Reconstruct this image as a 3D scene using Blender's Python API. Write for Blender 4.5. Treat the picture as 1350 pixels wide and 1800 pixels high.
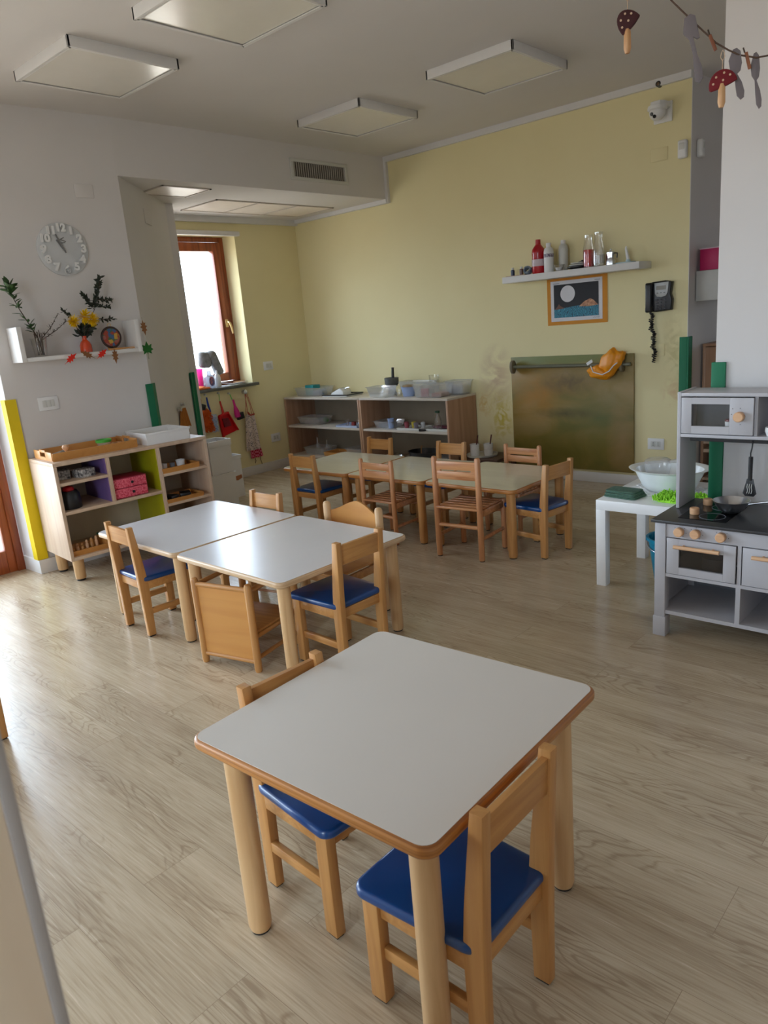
import bpy, bmesh, math, random
from mathutils import Vector, Matrix, Euler

PI = math.pi
R = math.radians
random.seed(7)
for o in list(bpy.data.objects):
    bpy.data.objects.remove(o)
SC = bpy.context.scene
COL = SC.collection

# ------------------------------------------------------------------ camera
cam_d = bpy.data.cameras.new('camera')
cam = bpy.data.objects.new('camera', cam_d)
COL.objects.link(cam)
yaw, pit, rol = R(133.25458), R(14.52441), R(-4.92368)
F_ = Vector((math.cos(yaw)*math.cos(pit), math.sin(yaw)*math.cos(pit), -math.sin(pit)))
R_ = F_.cross(Vector((0, 0, 1))).normalized()
U_ = R_.cross(F_)
c_, s_ = math.cos(rol), math.sin(rol)
RR, UU = c_*R_ + s_*U_, -s_*R_ + c_*U_
mw = Matrix.Identity(4)
for i in range(3):
    mw[i][0], mw[i][1], mw[i][2] = RR[i], UU[i], -F_[i]
mw.translation = Vector((0, 0, 1.4))
cam.matrix_world = mw
cam_d.sensor_fit = 'VERTICAL'
cam_d.sensor_height = 36
cam_d.lens = 1296.09/1800*36
cam_d.clip_start = 0.02
cam_d.dof.use_dof = True
cam_d.dof.focus_distance = 2.6
cam_d.dof.aperture_fstop = 9.0
SC.camera = cam

# ------------------------------------------------------------------ world, light, exposure
w = bpy.data.worlds.new('sky')
SC.world = w
w.use_nodes = True
wn = w.node_tree
wn.nodes.clear()
out = wn.nodes.new('ShaderNodeOutputWorld')
bg = wn.nodes.new('ShaderNodeBackground')
tc = wn.nodes.new('ShaderNodeTexCoord')
sp = wn.nodes.new('ShaderNodeSeparateXYZ')
cr = wn.nodes.new('ShaderNodeValToRGB')
cr.color_ramp.elements[0].position = 0.47
cr.color_ramp.elements[0].color = (0.34, 0.33, 0.30, 1)
cr.color_ramp.elements[1].position = 0.52
cr.color_ramp.elements[1].color = (0.68, 0.84, 1.0, 1)
mp = wn.nodes.new('ShaderNodeMapRange')
mp.inputs[1].default_value = -1
mp.inputs[2].default_value = 1
wn.links.new(tc.outputs['Generated'], sp.inputs[0])
wn.links.new(sp.outputs[2], mp.inputs[0])
wn.links.new(mp.outputs[0], cr.inputs[0])
wn.links.new(cr.outputs[0], bg.inputs[0])
bg.inputs[1].default_value = 13.6
wn.links.new(bg.outputs[0], out.inputs[0])

SC.view_settings.view_transform = 'Standard'
SC.view_settings.look = 'None'
SC.view_settings.exposure = 0.38
SC.view_settings.gamma = 1
SC.view_settings.use_curve_mapping = False
SC.cycles.use_denoising = True
SC.cycles.caustics_reflective = False
SC.cycles.caustics_refractive = False
SC.cycles.max_bounces = 10
SC.cycles.diffuse_bounces = 6
SC.cycles.transparent_max_bounces = 16
SC.cycles.sample_clamp_indirect = 6

def portal(name, loc, rot, sx, sy):
    d = bpy.data.lights.new(name, 'AREA')
    d.shape = 'RECTANGLE'
    d.size, d.size_y = sx, sy
    d.cycles.is_portal = True
    o = bpy.data.objects.new(name, d)
    o.location = loc
    o.rotation_euler = rot
    COL.objects.link(o)
# daylight comes in through: glazed door + window in the left wall, the alcove window, the window behind
portal('door_daylight', (-5.25, 0.85, 1.15), (0, R(-90), 0), 2.3, 1.9)
portal('side_window_daylight', (-5.25, -1.75, 1.3), (0, R(-90), 0), 2.2, 2.3)
portal('alcove_daylight', (-6.3, 4.15, 1.6), (0, R(-90), 0), 1.5, 1.1)
portal('rear_window_daylight', (-0.4, -3.3, 1.6), (R(90), 0, 0), 1.6, 1.9)
portal('passage_fill_portal', (1.55, 8.25, 1.55), (R(-90), 0, 0), 0.7, 1.1)  # serves an unseen far-wall opening, added to brighten the passage

# ------------------------------------------------------------------ materials
MATS = {}
def srgb(r, g, b):
    f = lambda c: (c/255/12.92) if c/255 <= 0.04045 else ((c/255+0.055)/1.055)**2.4
    return (f(r), f(g), f(b), 1)
def mat(name, col, rough=0.5, metal=0, spec=0.5, noise=0, nscale=8, stretch=(1, 1, 1), col2=None, bump=0, coat=0, trans=0, alpha=1, sheen=0):
    if name in MATS:
        return MATS[name]
    m = bpy.data.materials.new(name)
    m.use_nodes = True
    nt = m.node_tree
    b = nt.nodes['Principled BSDF']
    b.inputs['Base Color'].default_value = col
    b.inputs['Roughness'].default_value = rough
    b.inputs['Metallic'].default_value = metal
    b.inputs['Specular IOR Level'].default_value = spec
    if coat:
        b.inputs['Coat Weight'].default_value = coat
        b.inputs['Coat Roughness'].default_value = 0.12
    if trans:
        b.inputs['Transmission Weight'].default_value = trans
    if sheen:
        b.inputs['Sheen Weight'].default_value = sheen
    if alpha < 1:
        b.inputs['Alpha'].default_value = alpha
    t = nt.nodes.new('ShaderNodeTexCoord')
    mpn = nt.nodes.new('ShaderNodeMapping')
    mpn.inputs['Scale'].default_value = stretch
    n = nt.nodes.new('ShaderNodeTexNoise')
    n.inputs['Scale'].default_value = nscale
    n.inputs['Detail'].default_value = 5
    nt.links.new(t.outputs['Object'], mpn.inputs[0])
    nt.links.new(mpn.outputs[0], n.inputs['Vector'])
    r = nt.nodes.new('ShaderNodeValToRGB')
    k = noise if noise else 0.03
    if col2 is None:
        col2 = tuple(max(0, c*(1-k*2)) for c in col[:3]) + (1,)
        c1 = tuple(min(1, c*(1+k)) for c in col[:3]) + (1,)
    else:
        c1 = col
    r.color_ramp.elements[0].position = 0.35
    r.color_ramp.elements[0].color = col2
    r.color_ramp.elements[1].position = 0.65
    r.color_ramp.elements[1].color = c1
    nt.links.new(n.outputs['Fac'], r.inputs[0])
    nt.links.new(r.outputs[0], b.inputs['Base Color'])
    if bump:
        bp = nt.nodes.new('ShaderNodeBump')
        bp.inputs['Strength'].default_value = bump
        bp.inputs['Distance'].default_value = 0.002
        nt.links.new(n.outputs['Fac'], bp.inputs['Height'])
        nt.links.new(bp.outputs[0], b.inputs['Normal'])
    MATS[name] = m
    return m

def wood(name, c1, c2, rough=0.4, axis='z', scale=1.0, coat=0.0, rings=True):
    """streaky timber, grain running along the given local axis"""
    if name in MATS:
        return MATS[name]
    m = bpy.data.materials.new(name)
    m.use_nodes = True
    nt = m.node_tree
    b = nt.nodes['Principled BSDF']
    b.inputs['Roughness'].default_value = rough
    if coat:
        b.inputs['Coat Weight'].default_value = coat
        b.inputs['Coat Roughness'].default_value = 0.2
    t = nt.nodes.new('ShaderNodeTexCoord')
    oi = nt.nodes.new('ShaderNodeObjectInfo')
    ad = nt.nodes.new('ShaderNodeVectorMath')
    ad.operation = 'ADD'
    mpn = nt.nodes.new('ShaderNodeMapping')
    st = [38*scale]*3
    if axis == 'ply':
        st = [2, 2, 300]
    else:
        st['xyz'.index(axis)] = 2.6*scale
    mpn.inputs['Scale'].default_value = st
    cmb = nt.nodes.new('ShaderNodeCombineXYZ')
    ml = nt.nodes.new('ShaderNodeMath')
    ml.operation = 'MULTIPLY'
    ml.inputs[1].default_value = 7.0
    nt.links.new(oi.outputs['Random'], ml.inputs[0])
    for k in range(3):
        nt.links.new(ml.outputs[0], cmb.inputs[k])
    nt.links.new(t.outputs['Object'], ad.inputs[0])
    nt.links.new(cmb.outputs[0], ad.inputs[1])
    nt.links.new(ad.outputs[0], mpn.inputs[0])
    n = nt.nodes.new('ShaderNodeTexNoise')
    n.inputs['Scale'].default_value = 1.0
    n.inputs['Detail'].default_value = 6
    n.inputs['Distortion'].default_value = 1.2
    nt.links.new(mpn.outputs[0], n.inputs['Vector'])
    r = nt.nodes.new('ShaderNodeValToRGB')
    r.color_ramp.elements[0].position = 0.32
    r.color_ramp.elements[0].color = c2
    r.color_ramp.elements[1].position = 0.6
    r.color_ramp.elements[1].color = c1
    nt.links.new(n.outputs['Fac'], r.inputs[0])
    nt.links.new(r.outputs[0], b.inputs['Base Color'])
    bp = nt.nodes.new('ShaderNodeBump')
    bp.inputs['Strength'].default_value = 0.08
    bp.inputs['Distance'].default_value = 0.001
    nt.links.new(n.outputs['Fac'], bp.inputs['Height'])
    nt.links.new(bp.outputs[0], b.inputs['Normal'])
    MATS[name] = m
    return m

def clear(name, tint=(1, 1, 1, 1), gloss=0.12, milky=0.0, mcol=(0.9, 0.93, 0.97, 1)):
    """thin see-through plastic or glass"""
    if name in MATS:
        return MATS[name]
    m = bpy.data.materials.new(name)
    m.use_nodes = True
    nt = m.node_tree
    nt.nodes.clear()
    o = nt.nodes.new('ShaderNodeOutputMaterial')
    tr = nt.nodes.new('ShaderNodeBsdfTransparent')
    tr.inputs[0].default_value = tint
    gl = nt.nodes.new('ShaderNodeBsdfGlossy')
    gl.inputs['Roughness'].default_value = 0.04
    lw = nt.nodes.new('ShaderNodeLayerWeight')
    lw.inputs[0].default_value = 0.35
    ad = nt.nodes.new('ShaderNodeMath')
    ad.operation = 'MULTIPLY_ADD'
    ad.inputs[1].default_value = 0.55
    ad.inputs[2].default_value = gloss*0.4
    nt.links.new(lw.outputs['Facing'], ad.inputs[0])
    mx = nt.nodes.new('ShaderNodeMixShader')
    nt.links.new(ad.outputs[0], mx.inputs[0])
    if milky:
        df = nt.nodes.new('ShaderNodeBsdfDiffuse')
        df.inputs[0].default_value = mcol
        tl = nt.nodes.new('ShaderNodeBsdfTranslucent')
        tl.inputs[0].default_value = mcol
        m0 = nt.nodes.new('ShaderNodeMixShader')
        m0.inputs[0].default_value = 0.5
        nt.links.new(df.outputs[0], m0.inputs[1])
        nt.links.new(tl.outputs[0], m0.inputs[2])
        m2 = nt.nodes.new('ShaderNodeMixShader')
        m2.inputs[0].default_value = milky
        nt.links.new(tr.outputs[0], m2.inputs[1])
        nt.links.new(m0.outputs[0], m2.inputs[2])
        nt.links.new(m2.outputs[0], mx.inputs[1])
    else:
        nt.links.new(tr.outputs[0], mx.inputs[1])
    nt.links.new(gl.outputs[0], mx.inputs[2])
    nt.links.new(mx.outputs[0], o.inputs[0])
    MATS[name] = m
    return m

# ------------------------------------------------------------------ mesh builder
class MB:
    def __init__(s):
        s.bm = bmesh.new()
    def _merge(s, t, mi=0, mtx=None):
        if mtx is not None:
            bmesh.ops.transform(t, matrix=mtx, verts=t.verts)
        for f in t.faces:
            f.material_index = mi
        me = bpy.data.meshes.new('tmp')
        t.to_mesh(me)
        t.free()
        s.bm.from_mesh(me)
        bpy.data.meshes.remove(me)
    def box(s, c, d, rot=None, bev=0, seg=2, mi=0, vert_only=False):
        t = bmesh.new()
        bmesh.ops.create_cube(t, size=1)
        bmesh.ops.scale(t, vec=d, verts=t.verts)
        if bev:
            es = t.edges if not vert_only else [e for e in t.edges if abs(e.verts[0].co.z-e.verts[1].co.z) > 1e-6]
            bmesh.ops.bevel(t, geom=list(es), offset=bev, segments=seg, affect='EDGES', profile=0.5)
        m = Matrix.Translation(c)
        if rot:
            m = m @ Euler(rot).to_matrix().to_4x4()
        s._merge(t, mi, m)
        return s
    def bx(s, x0, x1, y0, y1, z0, z1, bev=0, seg=2, mi=0):
        return s.box(((x0+x1)/2, (y0+y1)/2, (z0+z1)/2), (abs(x1-x0), abs(y1-y0), abs(z1-z0)), bev=bev, seg=seg, mi=mi)
    def slab(s, c, sx, sy, th, rad, bev=0, n=5, mi=0, rz=0, seg=3, taper=0):
        """rounded-corner slab, c = centre of its underside"""
        pts = []
        for (qx, qy, a0) in ((1, 1, 0), (-1, 1, 90), (-1, -1, 180), (1, -1, 270)):
            for k in range(n+1):
                a = R(a0+90*k/n)
                x = qx*(sx/2-rad)+rad*math.cos(a)
                y = qy*(sy/2-rad)+rad*math.sin(a)
                x *= 1-taper*y/sy
                pts.append((x, y))
        return s.prism(pts, 0, th, Matrix.Translation(c) @ Matrix.Rotation(rz, 4, 'Z'), bev=bev, seg=seg, mi=mi)
    def prism(s, pts, z0, z1, mtx=None, bev=0, seg=2, mi=0):
        t = bmesh.new()
        vs = [t.verts.new((x, y, z0)) for x, y in pts]
        f = t.faces.new(vs)
        r = bmesh.ops.extrude_face_region(t, geom=[f])
        nv = [v for v in r['geom'] if isinstance(v, bmesh.types.BMVert)]
        for v in nv:
            v.co.z = z1
        bmesh.ops.recalc_face_normals(t, faces=t.faces)
        if bev:
            es = [e for e in t.edges if abs(e.verts[0].co.z-e.verts[1].co.z) < 1e-6]
            bmesh.ops.bevel(t, geom=es, offset=bev, segments=seg, affect='EDGES', profile=0.5)
        s._merge(t, mi, mtx)
        return s
    def tube(s, pts, r, n=10, mi=0, cap=True):
        """sweep a circle along pts; r a number or a list of radii"""
        pts = [Vector(p) for p in pts]
        rs = r if isinstance(r, (list, tuple)) else [r]*len(pts)
        t = bmesh.new()
        rings = []
        prev = None
        for i, p in enumerate(pts):
            d = (pts[min(i+1, len(pts)-1)]-pts[max(i-1, 0)])
            if d.length < 1e-9:
                d = Vector((0, 0, 1))
            d.normalize()
            if prev is None:
                a = Vector((0, 0, 1)) if abs(d.z) < 0.9 else Vector((1, 0, 0))
                u = d.cross(a).normalized()
            else:
                u = (prev-d*prev.dot(d)).normalized()
            prev = u
            v = d.cross(u)
            rings.append([t.verts.new(p+(u*math.cos(2*PI*k/n)+v*math.sin(2*PI*k/n))*rs[i]) for k in range(n)])
        for a, b in zip(rings, rings[1:]):
            for k in range(n):
                t.faces.new((a[k], a[(k+1) % n], b[(k+1) % n], b[k]))
        if cap:
            t.faces.new(list(reversed(rings[0])))
            t.faces.new(rings[-1])
        bmesh.ops.recalc_face_normals(t, faces=t.faces)
        s._merge(t, mi)
        return s
    def lathe(s, prof, c=(0, 0, 0), n=24, mi=0, rot=None, scale=(1, 1, 1)):
        t = bmesh.new()
        rings = []
        for (r, z) in prof:
            if r < 1e-5:
                rings.append([t.verts.new((0, 0, z))])
            else:
                rings.append([t.verts.new((r*math.cos(2*PI*k/n), r*math.sin(2*PI*k/n), z)) for k in range(n)])
        for a, b in zip(rings, rings[1:]):
            for k in range(n):
                if len(a) == 1 and len(b) == 1:
                    continue
                if len(a) == 1:
                    t.faces.new((a[0], b[k], b[(k+1) % n]))
                elif len(b) == 1:
                    t.faces.new((a[k], b[0], a[(k+1) % n]))
                else:
                    t.faces.new((a[k], b[k], b[(k+1) % n], a[(k+1) % n]))
        bmesh.ops.recalc_face_normals(t, faces=t.faces)
        m = Matrix.Translation(c)
        if rot:
            m = m @ Euler(rot).to_matrix().to_4x4()
        m = m @ Matrix.Diagonal((scale[0], scale[1], scale[2], 1))
        s._merge(t, mi, m)
        return s
    def ball(s, c, r, mi=0, u=16, v=10, rot=None):
        if not isinstance(r, (list, tuple)):
            r = (r, r, r)
        t = bmesh.new()
        bmesh.ops.create_uvsphere(t, u_segments=u, v_segments=v, radius=1)
        m = Matrix.Translation(c)
        if rot:
            m = m @ Euler(rot).to_matrix().to_4x4()
        s._merge(t, mi, m @ Matrix.Diagonal((r[0], r[1], r[2], 1)))
        return s
    def leaf(s, p, d, up, L, W, mi=0, th=0.0006):
        """one small folded leaf starting at p"""
        p, d, up = Vector(p), Vector(d).normalized(), Vector(up).normalized()
        side = d.cross(up)
        if side.length < 1e-4:
            side = d.cross(Vector((1, 0.3, 0)))
        side.normalize()
        nn = side.cross(d)
        t = bmesh.new()
        prof = [(0, 0), (0.25, 0.75), (0.5, 1), (0.8, 0.55), (1, 0)]
        top = [t.verts.new(p+d*L*a+nn*th) for a, b in prof]
        bot = [t.verts.new(p+d*L*a-nn*th) for a, b in prof]
        lf = [t.verts.new(p+d*L*a+side*W*0.5*b+nn*W*0.15*b) for a, b in prof[1:-1]]
        rt = [t.verts.new(p+d*L*a-side*W*0.5*b+nn*W*0.15*b) for a, b in prof[1:-1]]
        for mid in (top, bot):
            for sd in (lf, rt):
                t.faces.new((mid[0], sd[0], mid[1]))
                for i in range(2):
                    t.faces.new((mid[i+1], sd[i], sd[i+1], mid[i+2]))
                t.faces.new((mid[3], sd[2], mid[4]))
        bmesh.ops.recalc_face_normals(t, faces=t.faces)
        s._merge(t, mi)
        return s
    def text(s, body, size, mtx, ext=0.001, mi=0, bold=0.0):
        cu = bpy.data.curves.new('txt', 'FONT')
        cu.body = body
        cu.size = size
        cu.extrude = ext
        cu.offset = bold
        cu.align_x = 'CENTER'
        cu.align_y = 'CENTER'
        o = bpy.data.objects.new('txt', cu)
        COL.objects.link(o)
        bpy.context.view_layer.update()
        dg = bpy.context.evaluated_depsgraph_get()
        me = bpy.data.meshes.new_from_object(o.evaluated_get(dg))
        t = bmesh.new()
        t.from_mesh(me)
        bpy.data.objects.remove(o)
        bpy.data.meshes.remove(me)
        s._merge(t, mi, mtx)
        return s
    def build(s, name, m, parent=None, sharp=38):
        me = bpy.data.meshes.new(name)
        s.bm.to_mesh(me)
        s.bm.free()
        for q in (m if isinstance(m, (list, tuple)) else [m]):
            me.materials.append(q)
        me.polygons.foreach_set('use_smooth', [True]*len(me.polygons))
        me.set_sharp_from_angle(angle=R(sharp))
        o = bpy.data.objects.new(name, me)
        COL.objects.link(o)
        if parent is not None:
            o.parent = parent
        return o

def props(o, label, cat, group=None, kind=None):
    o['label'] = label
    o['category'] = cat
    if group:
        o['group'] = group
    if kind:
        o['kind'] = kind
    return o
def thing(name, label, cat, loc=(0, 0, 0), rz=0, group=None):
    o = bpy.data.objects.new(name, None)
    o.empty_display_size = 0.05
    COL.objects.link(o)
    o.location = loc
    o.rotation_euler = (0, 0, rz)
    return props(o, label, cat, group)
def solo(name, label, cat, mb, m, loc=(0, 0, 0), rz=0, group=None, rot=None):
    o = mb.build(name, m)
    o.location = loc
    o.rotation_euler = rot if rot else (0, 0, rz)
    return props(o, label, cat, group)
def struct(name, mb, m, parent=None):
    o = mb.build(name, m, parent)
    if parent is None:
        o['kind'] = 'structure'
    return o
def dup(root, loc=None, rz=None, label=None, group=None, scale=None):
    def cp(o, par):
        c = o.copy()
        COL.objects.link(c)
        if par is not None:
            c.parent = par
        for ch in list(o.children):
            cp(ch, c)
        return c
    r = cp(root, None)
    if loc is not None:
        r.location = loc
    if rz is not None:
        r.rotation_euler = (0, 0, rz)
    if label:
        r['label'] = label
    if group:
        r['group'] = group
    if scale:
        r.scale = (scale, scale, scale)
    return r

# ------------------------------------------------------------------ palette
M_white = mat('white_wall_paint', srgb(214, 210, 208), 0.85, spec=0.2, noise=0.01, nscale=3)
M_ceil = mat('ceiling_paint', srgb(216, 212, 210), 0.9, spec=0.2, noise=0.01, nscale=2)
M_trim = mat('white_trim_paint', srgb(218, 216, 214), 0.6, noise=0.01)
M_whiteplast = mat('white_plastic', srgb(228, 228, 228), 0.35, noise=0.01)
M_greyplast = mat('off_white_plastic', srgb(205, 205, 200), 0.4, noise=0.01)
M_black = mat('black_plastic', srgb(22, 22, 26), 0.35)
M_rub = mat('black_rubber', srgb(28, 26, 26), 0.7)
M_blue = mat('blue_seat_lacquer', srgb(0, 62, 122), 0.3, noise=0.02, coat=0.35)
M_bluel = MATS['blue_seat_lacquer']
W_ch_v = wood('chair_beech_upright', srgb(192, 140, 82), srgb(176, 122, 68), 0.38, 'z')
W_ch_h = wood('chair_beech_crosswise', srgb(192, 139, 80), srgb(174, 119, 64), 0.38, 'x')
W_ch_y = wood('chair_beech_lengthwise', srgb(192, 139, 80), srgb(174, 119, 64), 0.38, 'y')
W_red_v = wood('steamed_beech_upright', srgb(196, 138, 92), srgb(170, 108, 66), 0.35, 'z')
W_red_h = wood('steamed_beech_crosswise', srgb(200, 143, 95), srgb(170, 108, 66), 0.35, 'x')
W_leg = wood('pale_beech_leg', srgb(210, 172, 126), srgb(196, 154, 106), 0.42, 'z', 0.8)
W_leg2 = wood('amber_beech_leg', srgb(190, 138, 82), srgb(166, 112, 60), 0.35, 'z', 0.8)
W_edge = wood('amber_plywood_edge', srgb(182, 122, 60), srgb(146, 88, 38), 0.35, 'ply', 1.0)
W_edgeP = wood('pale_plywood_edge', srgb(208, 178, 142), srgb(184, 148, 108), 0.4, 'ply', 1.0)
W_cab = wood('pale_maple_laminate', srgb(206, 182, 158), srgb(194, 166, 142), 0.45, 'z', 0.35)
W_shelf = wood('brown_beech_laminate', srgb(178, 140, 112), srgb(160, 120, 92), 0.45, 'z', 0.35)
W_ply = wood('orange_plywood', srgb(200, 142, 76), srgb(192, 132, 68), 0.4, 'x', 0.35)
W_pale = wood('pale_play_wood', srgb(222, 178, 138), srgb(206, 158, 118), 0.5, 'x', 0.8)
W_red = wood('reddish_window_timber', srgb(158, 78, 38), srgb(118, 50, 22), 0.35, 'z', 0.5, coat=0.2)
M_lamW = mat('warm_white_laminate', srgb(214, 208, 201), 0.3, noise=0.006, nscale=4)
M_lamM = mat('cool_white_laminate', srgb(212, 210, 212), 0.24, noise=0.01, nscale=4)
M_lamC = mat('cream_laminate', srgb(204, 196, 172), 0.14, noise=0.02, nscale=3, stretch=(1, 6, 1))
M_green = mat('green_foam_guard', srgb(0, 110, 72), 0.6, noise=0.02)
M_yellowg = mat('yellow_foam_guard', srgb(226, 196, 0), 0.6, noise=0.02)
M_steel = mat('brushed_steel', srgb(214, 216, 220), 0.3, metal=1)
M_grey = mat('grey_play_lacquer', srgb(182, 180, 184), 0.4, noise=0.01)
M_dark = mat('charcoal_worktop', srgb(56, 56, 58), 0.35, noise=0.03)
M_glass = clear('clear_glass')
M_pane = clear('window_pane', gloss=0.05)
M_tub = clear('milky_plastic', milky=0.22)
M_red = mat('glossy_red_plastic', srgb(176, 8, 26), 0.3, coat=0.3)
M_magenta = mat('magenta_card', srgb(176, 14, 84), 0.5)
M_slate = mat('grey_slate', srgb(92, 92, 86), 0.45, noise=0.05)

# ------------------------------------------------------------------ floor
def floor_material():
    m = bpy.data.materials.new('oak_vinyl_planks')
    m.use_nodes = True
    nt = m.node_tree
    b = nt.nodes['Principled BSDF']
    L = nt.links.new
    t = nt.nodes.new('ShaderNodeTexCoord')
    br = nt.nodes.new('ShaderNodeTexBrick')
    br.inputs['Scale'].default_value = 1
    br.inputs['Brick Width'].default_value = 1.22
    br.inputs['Row Height'].default_value = 0.18
    br.inputs['Mortar Size'].default_value = 0.0007
    br.inputs['Mortar Smooth'].default_value = 0.3
    br.inputs['Color1'].default_value = (0.0, 0.0, 0.0, 1)
    br.inputs['Color2'].default_value = (1, 1, 1, 1)
    br.inputs['Mortar'].default_value = (0.4, 0.4, 0.4, 1)
    br.offset = 0.37
    L(t.outputs['Object'], br.inputs['Vector'])
    # each plank gets its own piece of grain
    off = nt.nodes.new('ShaderNodeVectorMath')
    off.operation = 'MULTIPLY_ADD'
    off.inputs[1].default_value = (9.0, 5.0, 3.0)
    L(br.outputs['Color'], off.inputs[0])
    L(t.outputs['Object'], off.inputs[2])
    m1 = nt.nodes.new('ShaderNodeMapping')
    m1.inputs['Scale'].default_value = (1.6, 7.0, 1)
    L(off.outputs[0], m1.inputs[0])
    n0 = nt.nodes.new('ShaderNodeTexNoise')
    n0.inputs['Scale'].default_value = 1.5
    n0.inputs['Detail'].default_value = 1.2
    L(m1.outputs[0], n0.inputs['Vector'])
    mul = nt.nodes.new('ShaderNodeMath')
    mul.operation = 'MULTIPLY'
    mul.inputs[1].default_value = 17.0
    L(n0.outputs['Fac'], mul.inputs[0])
    fr = nt.nodes.new('ShaderNodeMath')
    fr.operation = 'PINGPONG'
    fr.inputs[1].default_value = 0.5
    L(mul.outputs[0], fr.inputs[0])
    m2 = nt.nodes.new('ShaderNodeMapping')
    m2.inputs['Scale'].default_value = (7, 190, 1)
    L(off.outputs[0], m2.inputs[0])
    n1 = nt.nodes.new('ShaderNodeTexNoise')
    n1.inputs['Scale'].default_value = 1.0
    n1.inputs['Detail'].default_value = 6
    n1.inputs['Distortion'].default_value = 0.6
    L(m2.outputs[0], n1.inputs['Vector'])
    n2 = nt.nodes.new('ShaderNodeTexNoise')
    n2.inputs['Scale'].default_value = 1.1
    n2.inputs['Detail'].default_value = 3
    m3 = nt.nodes.new('ShaderNodeMapping')
    m3.inputs['Scale'].default_value = (1.5, 5, 1)
    L(off.outputs[0], m3.inputs[0])
    L(m3.outputs[0], n2.inputs['Vector'])
    n4 = nt.nodes.new('ShaderNodeTexNoise')
    n4.inputs['Scale'].default_value = 1.0
    n4.inputs['Detail'].default_value = 4
    m4 = nt.nodes.new('ShaderNodeMapping')
    m4.inputs['Scale'].default_value = (1.2, 9, 1)
    L(off.outputs[0], m4.inputs[0])
    L(m4.outputs[0], n4.inputs['Vector'])
    # cathedral rings only in some places, fine streaks everywhere
    msk = nt.nodes.new('ShaderNodeMapRange')
    msk.inputs[1].default_value = 0.46
    msk.inputs[2].default_value = 0.58
    L(n2.outputs['Fac'], msk.inputs[0])
    rg = nt.nodes.new('ShaderNodeMapRange')
    rg.inputs[1].default_value = 0.30
    rg.inputs[2].default_value = 0.50
    L(fr.outputs[0], rg.inputs[0])
    rm = nt.nodes.new('ShaderNodeMath')
    rm.operation = 'MULTIPLY'
    L(rg.outputs[0], rm.inputs[0])
    L(msk.outputs[0], rm.inputs[1])
    mixf = nt.nodes.new('ShaderNodeMath')
    mixf.operation = 'MULTIPLY_ADD'
    mixf.inputs[1].default_value = -0.17
    L(rm.outputs[0], mixf.inputs[0])
    mm = nt.nodes.new('ShaderNodeMath')
    mm.operation = 'MULTIPLY'
    mm.inputs[1].default_value = 0.56
    L(n1.outputs['Fac'], mm.inputs[0])
    mm2 = nt.nodes.new('ShaderNodeMath')
    mm2.operation = 'MULTIPLY_ADD'
    mm2.inputs[1].default_value = 0.44
    L(n4.outputs['Fac'], mm2.inputs[0])
    L(mm.outputs[0], mm2.inputs[2])
    L(mm2.outputs[0], mixf.inputs[2])
    ramp = nt.nodes.new('ShaderNodeValToRGB')
    e = ramp.color_ramp.elements
    e[0].position = 0.33
    e[0].color = srgb(160, 140, 115)
    e[1].position = 0.64
    e[1].color = srgb(202, 185, 159)
    x = e.new(0.48)
    x.color = srgb(187, 169, 142)
    L(mixf.outputs[0], ramp.inputs[0])
    mixc = nt.nodes.new('ShaderNodeMix')
    mixc.data_type = 'RGBA'
    mixc.blend_type = 'MULTIPLY'
    mixc.inputs[0].default_value = 1.0
    tone = nt.nodes.new('ShaderNodeValToRGB')
    tone.color_ramp.elements[0].color = (0.93, 0.93, 0.93, 1)
    tone.color_ramp.elements[1].color = (1, 1, 1, 1)
    L(br.outputs['Color'], tone.inputs[0])
    L(ramp.outputs[0], mixc.inputs[6])
    L(tone.outputs[0], mixc.inputs[7])
    mort = nt.nodes.new('ShaderNodeMix')
    mort.data_type = 'RGBA'
    mort.inputs[7].default_value = srgb(142, 122, 100)
    L(br.outputs['Fac'], mort.inputs[0])
    L(mixc.outputs[2], mort.inputs[6])
    L(mort.outputs[2], b.inputs['Base Color'])
    rr = nt.nodes.new('ShaderNodeMapRange')
    rr.inputs[3].default_value = 0.17
    rr.inputs[4].default_value = 0.32
    b.inputs['Specular IOR Level'].default_value = 0.6
    L(n1.outputs['Fac'], rr.inputs[0])
    L(rr.outputs[0], b.inputs['Roughness'])
    bp = nt.nodes.new('ShaderNodeBump')
    bp.inputs['Strength'].default_value = 0.12
    bp.inputs['Distance'].default_value = 0.0015
    L(mixf.outputs[0], bp.inputs['Height'])
    L(bp.outputs[0], b.inputs['Normal'])
    return m

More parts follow.
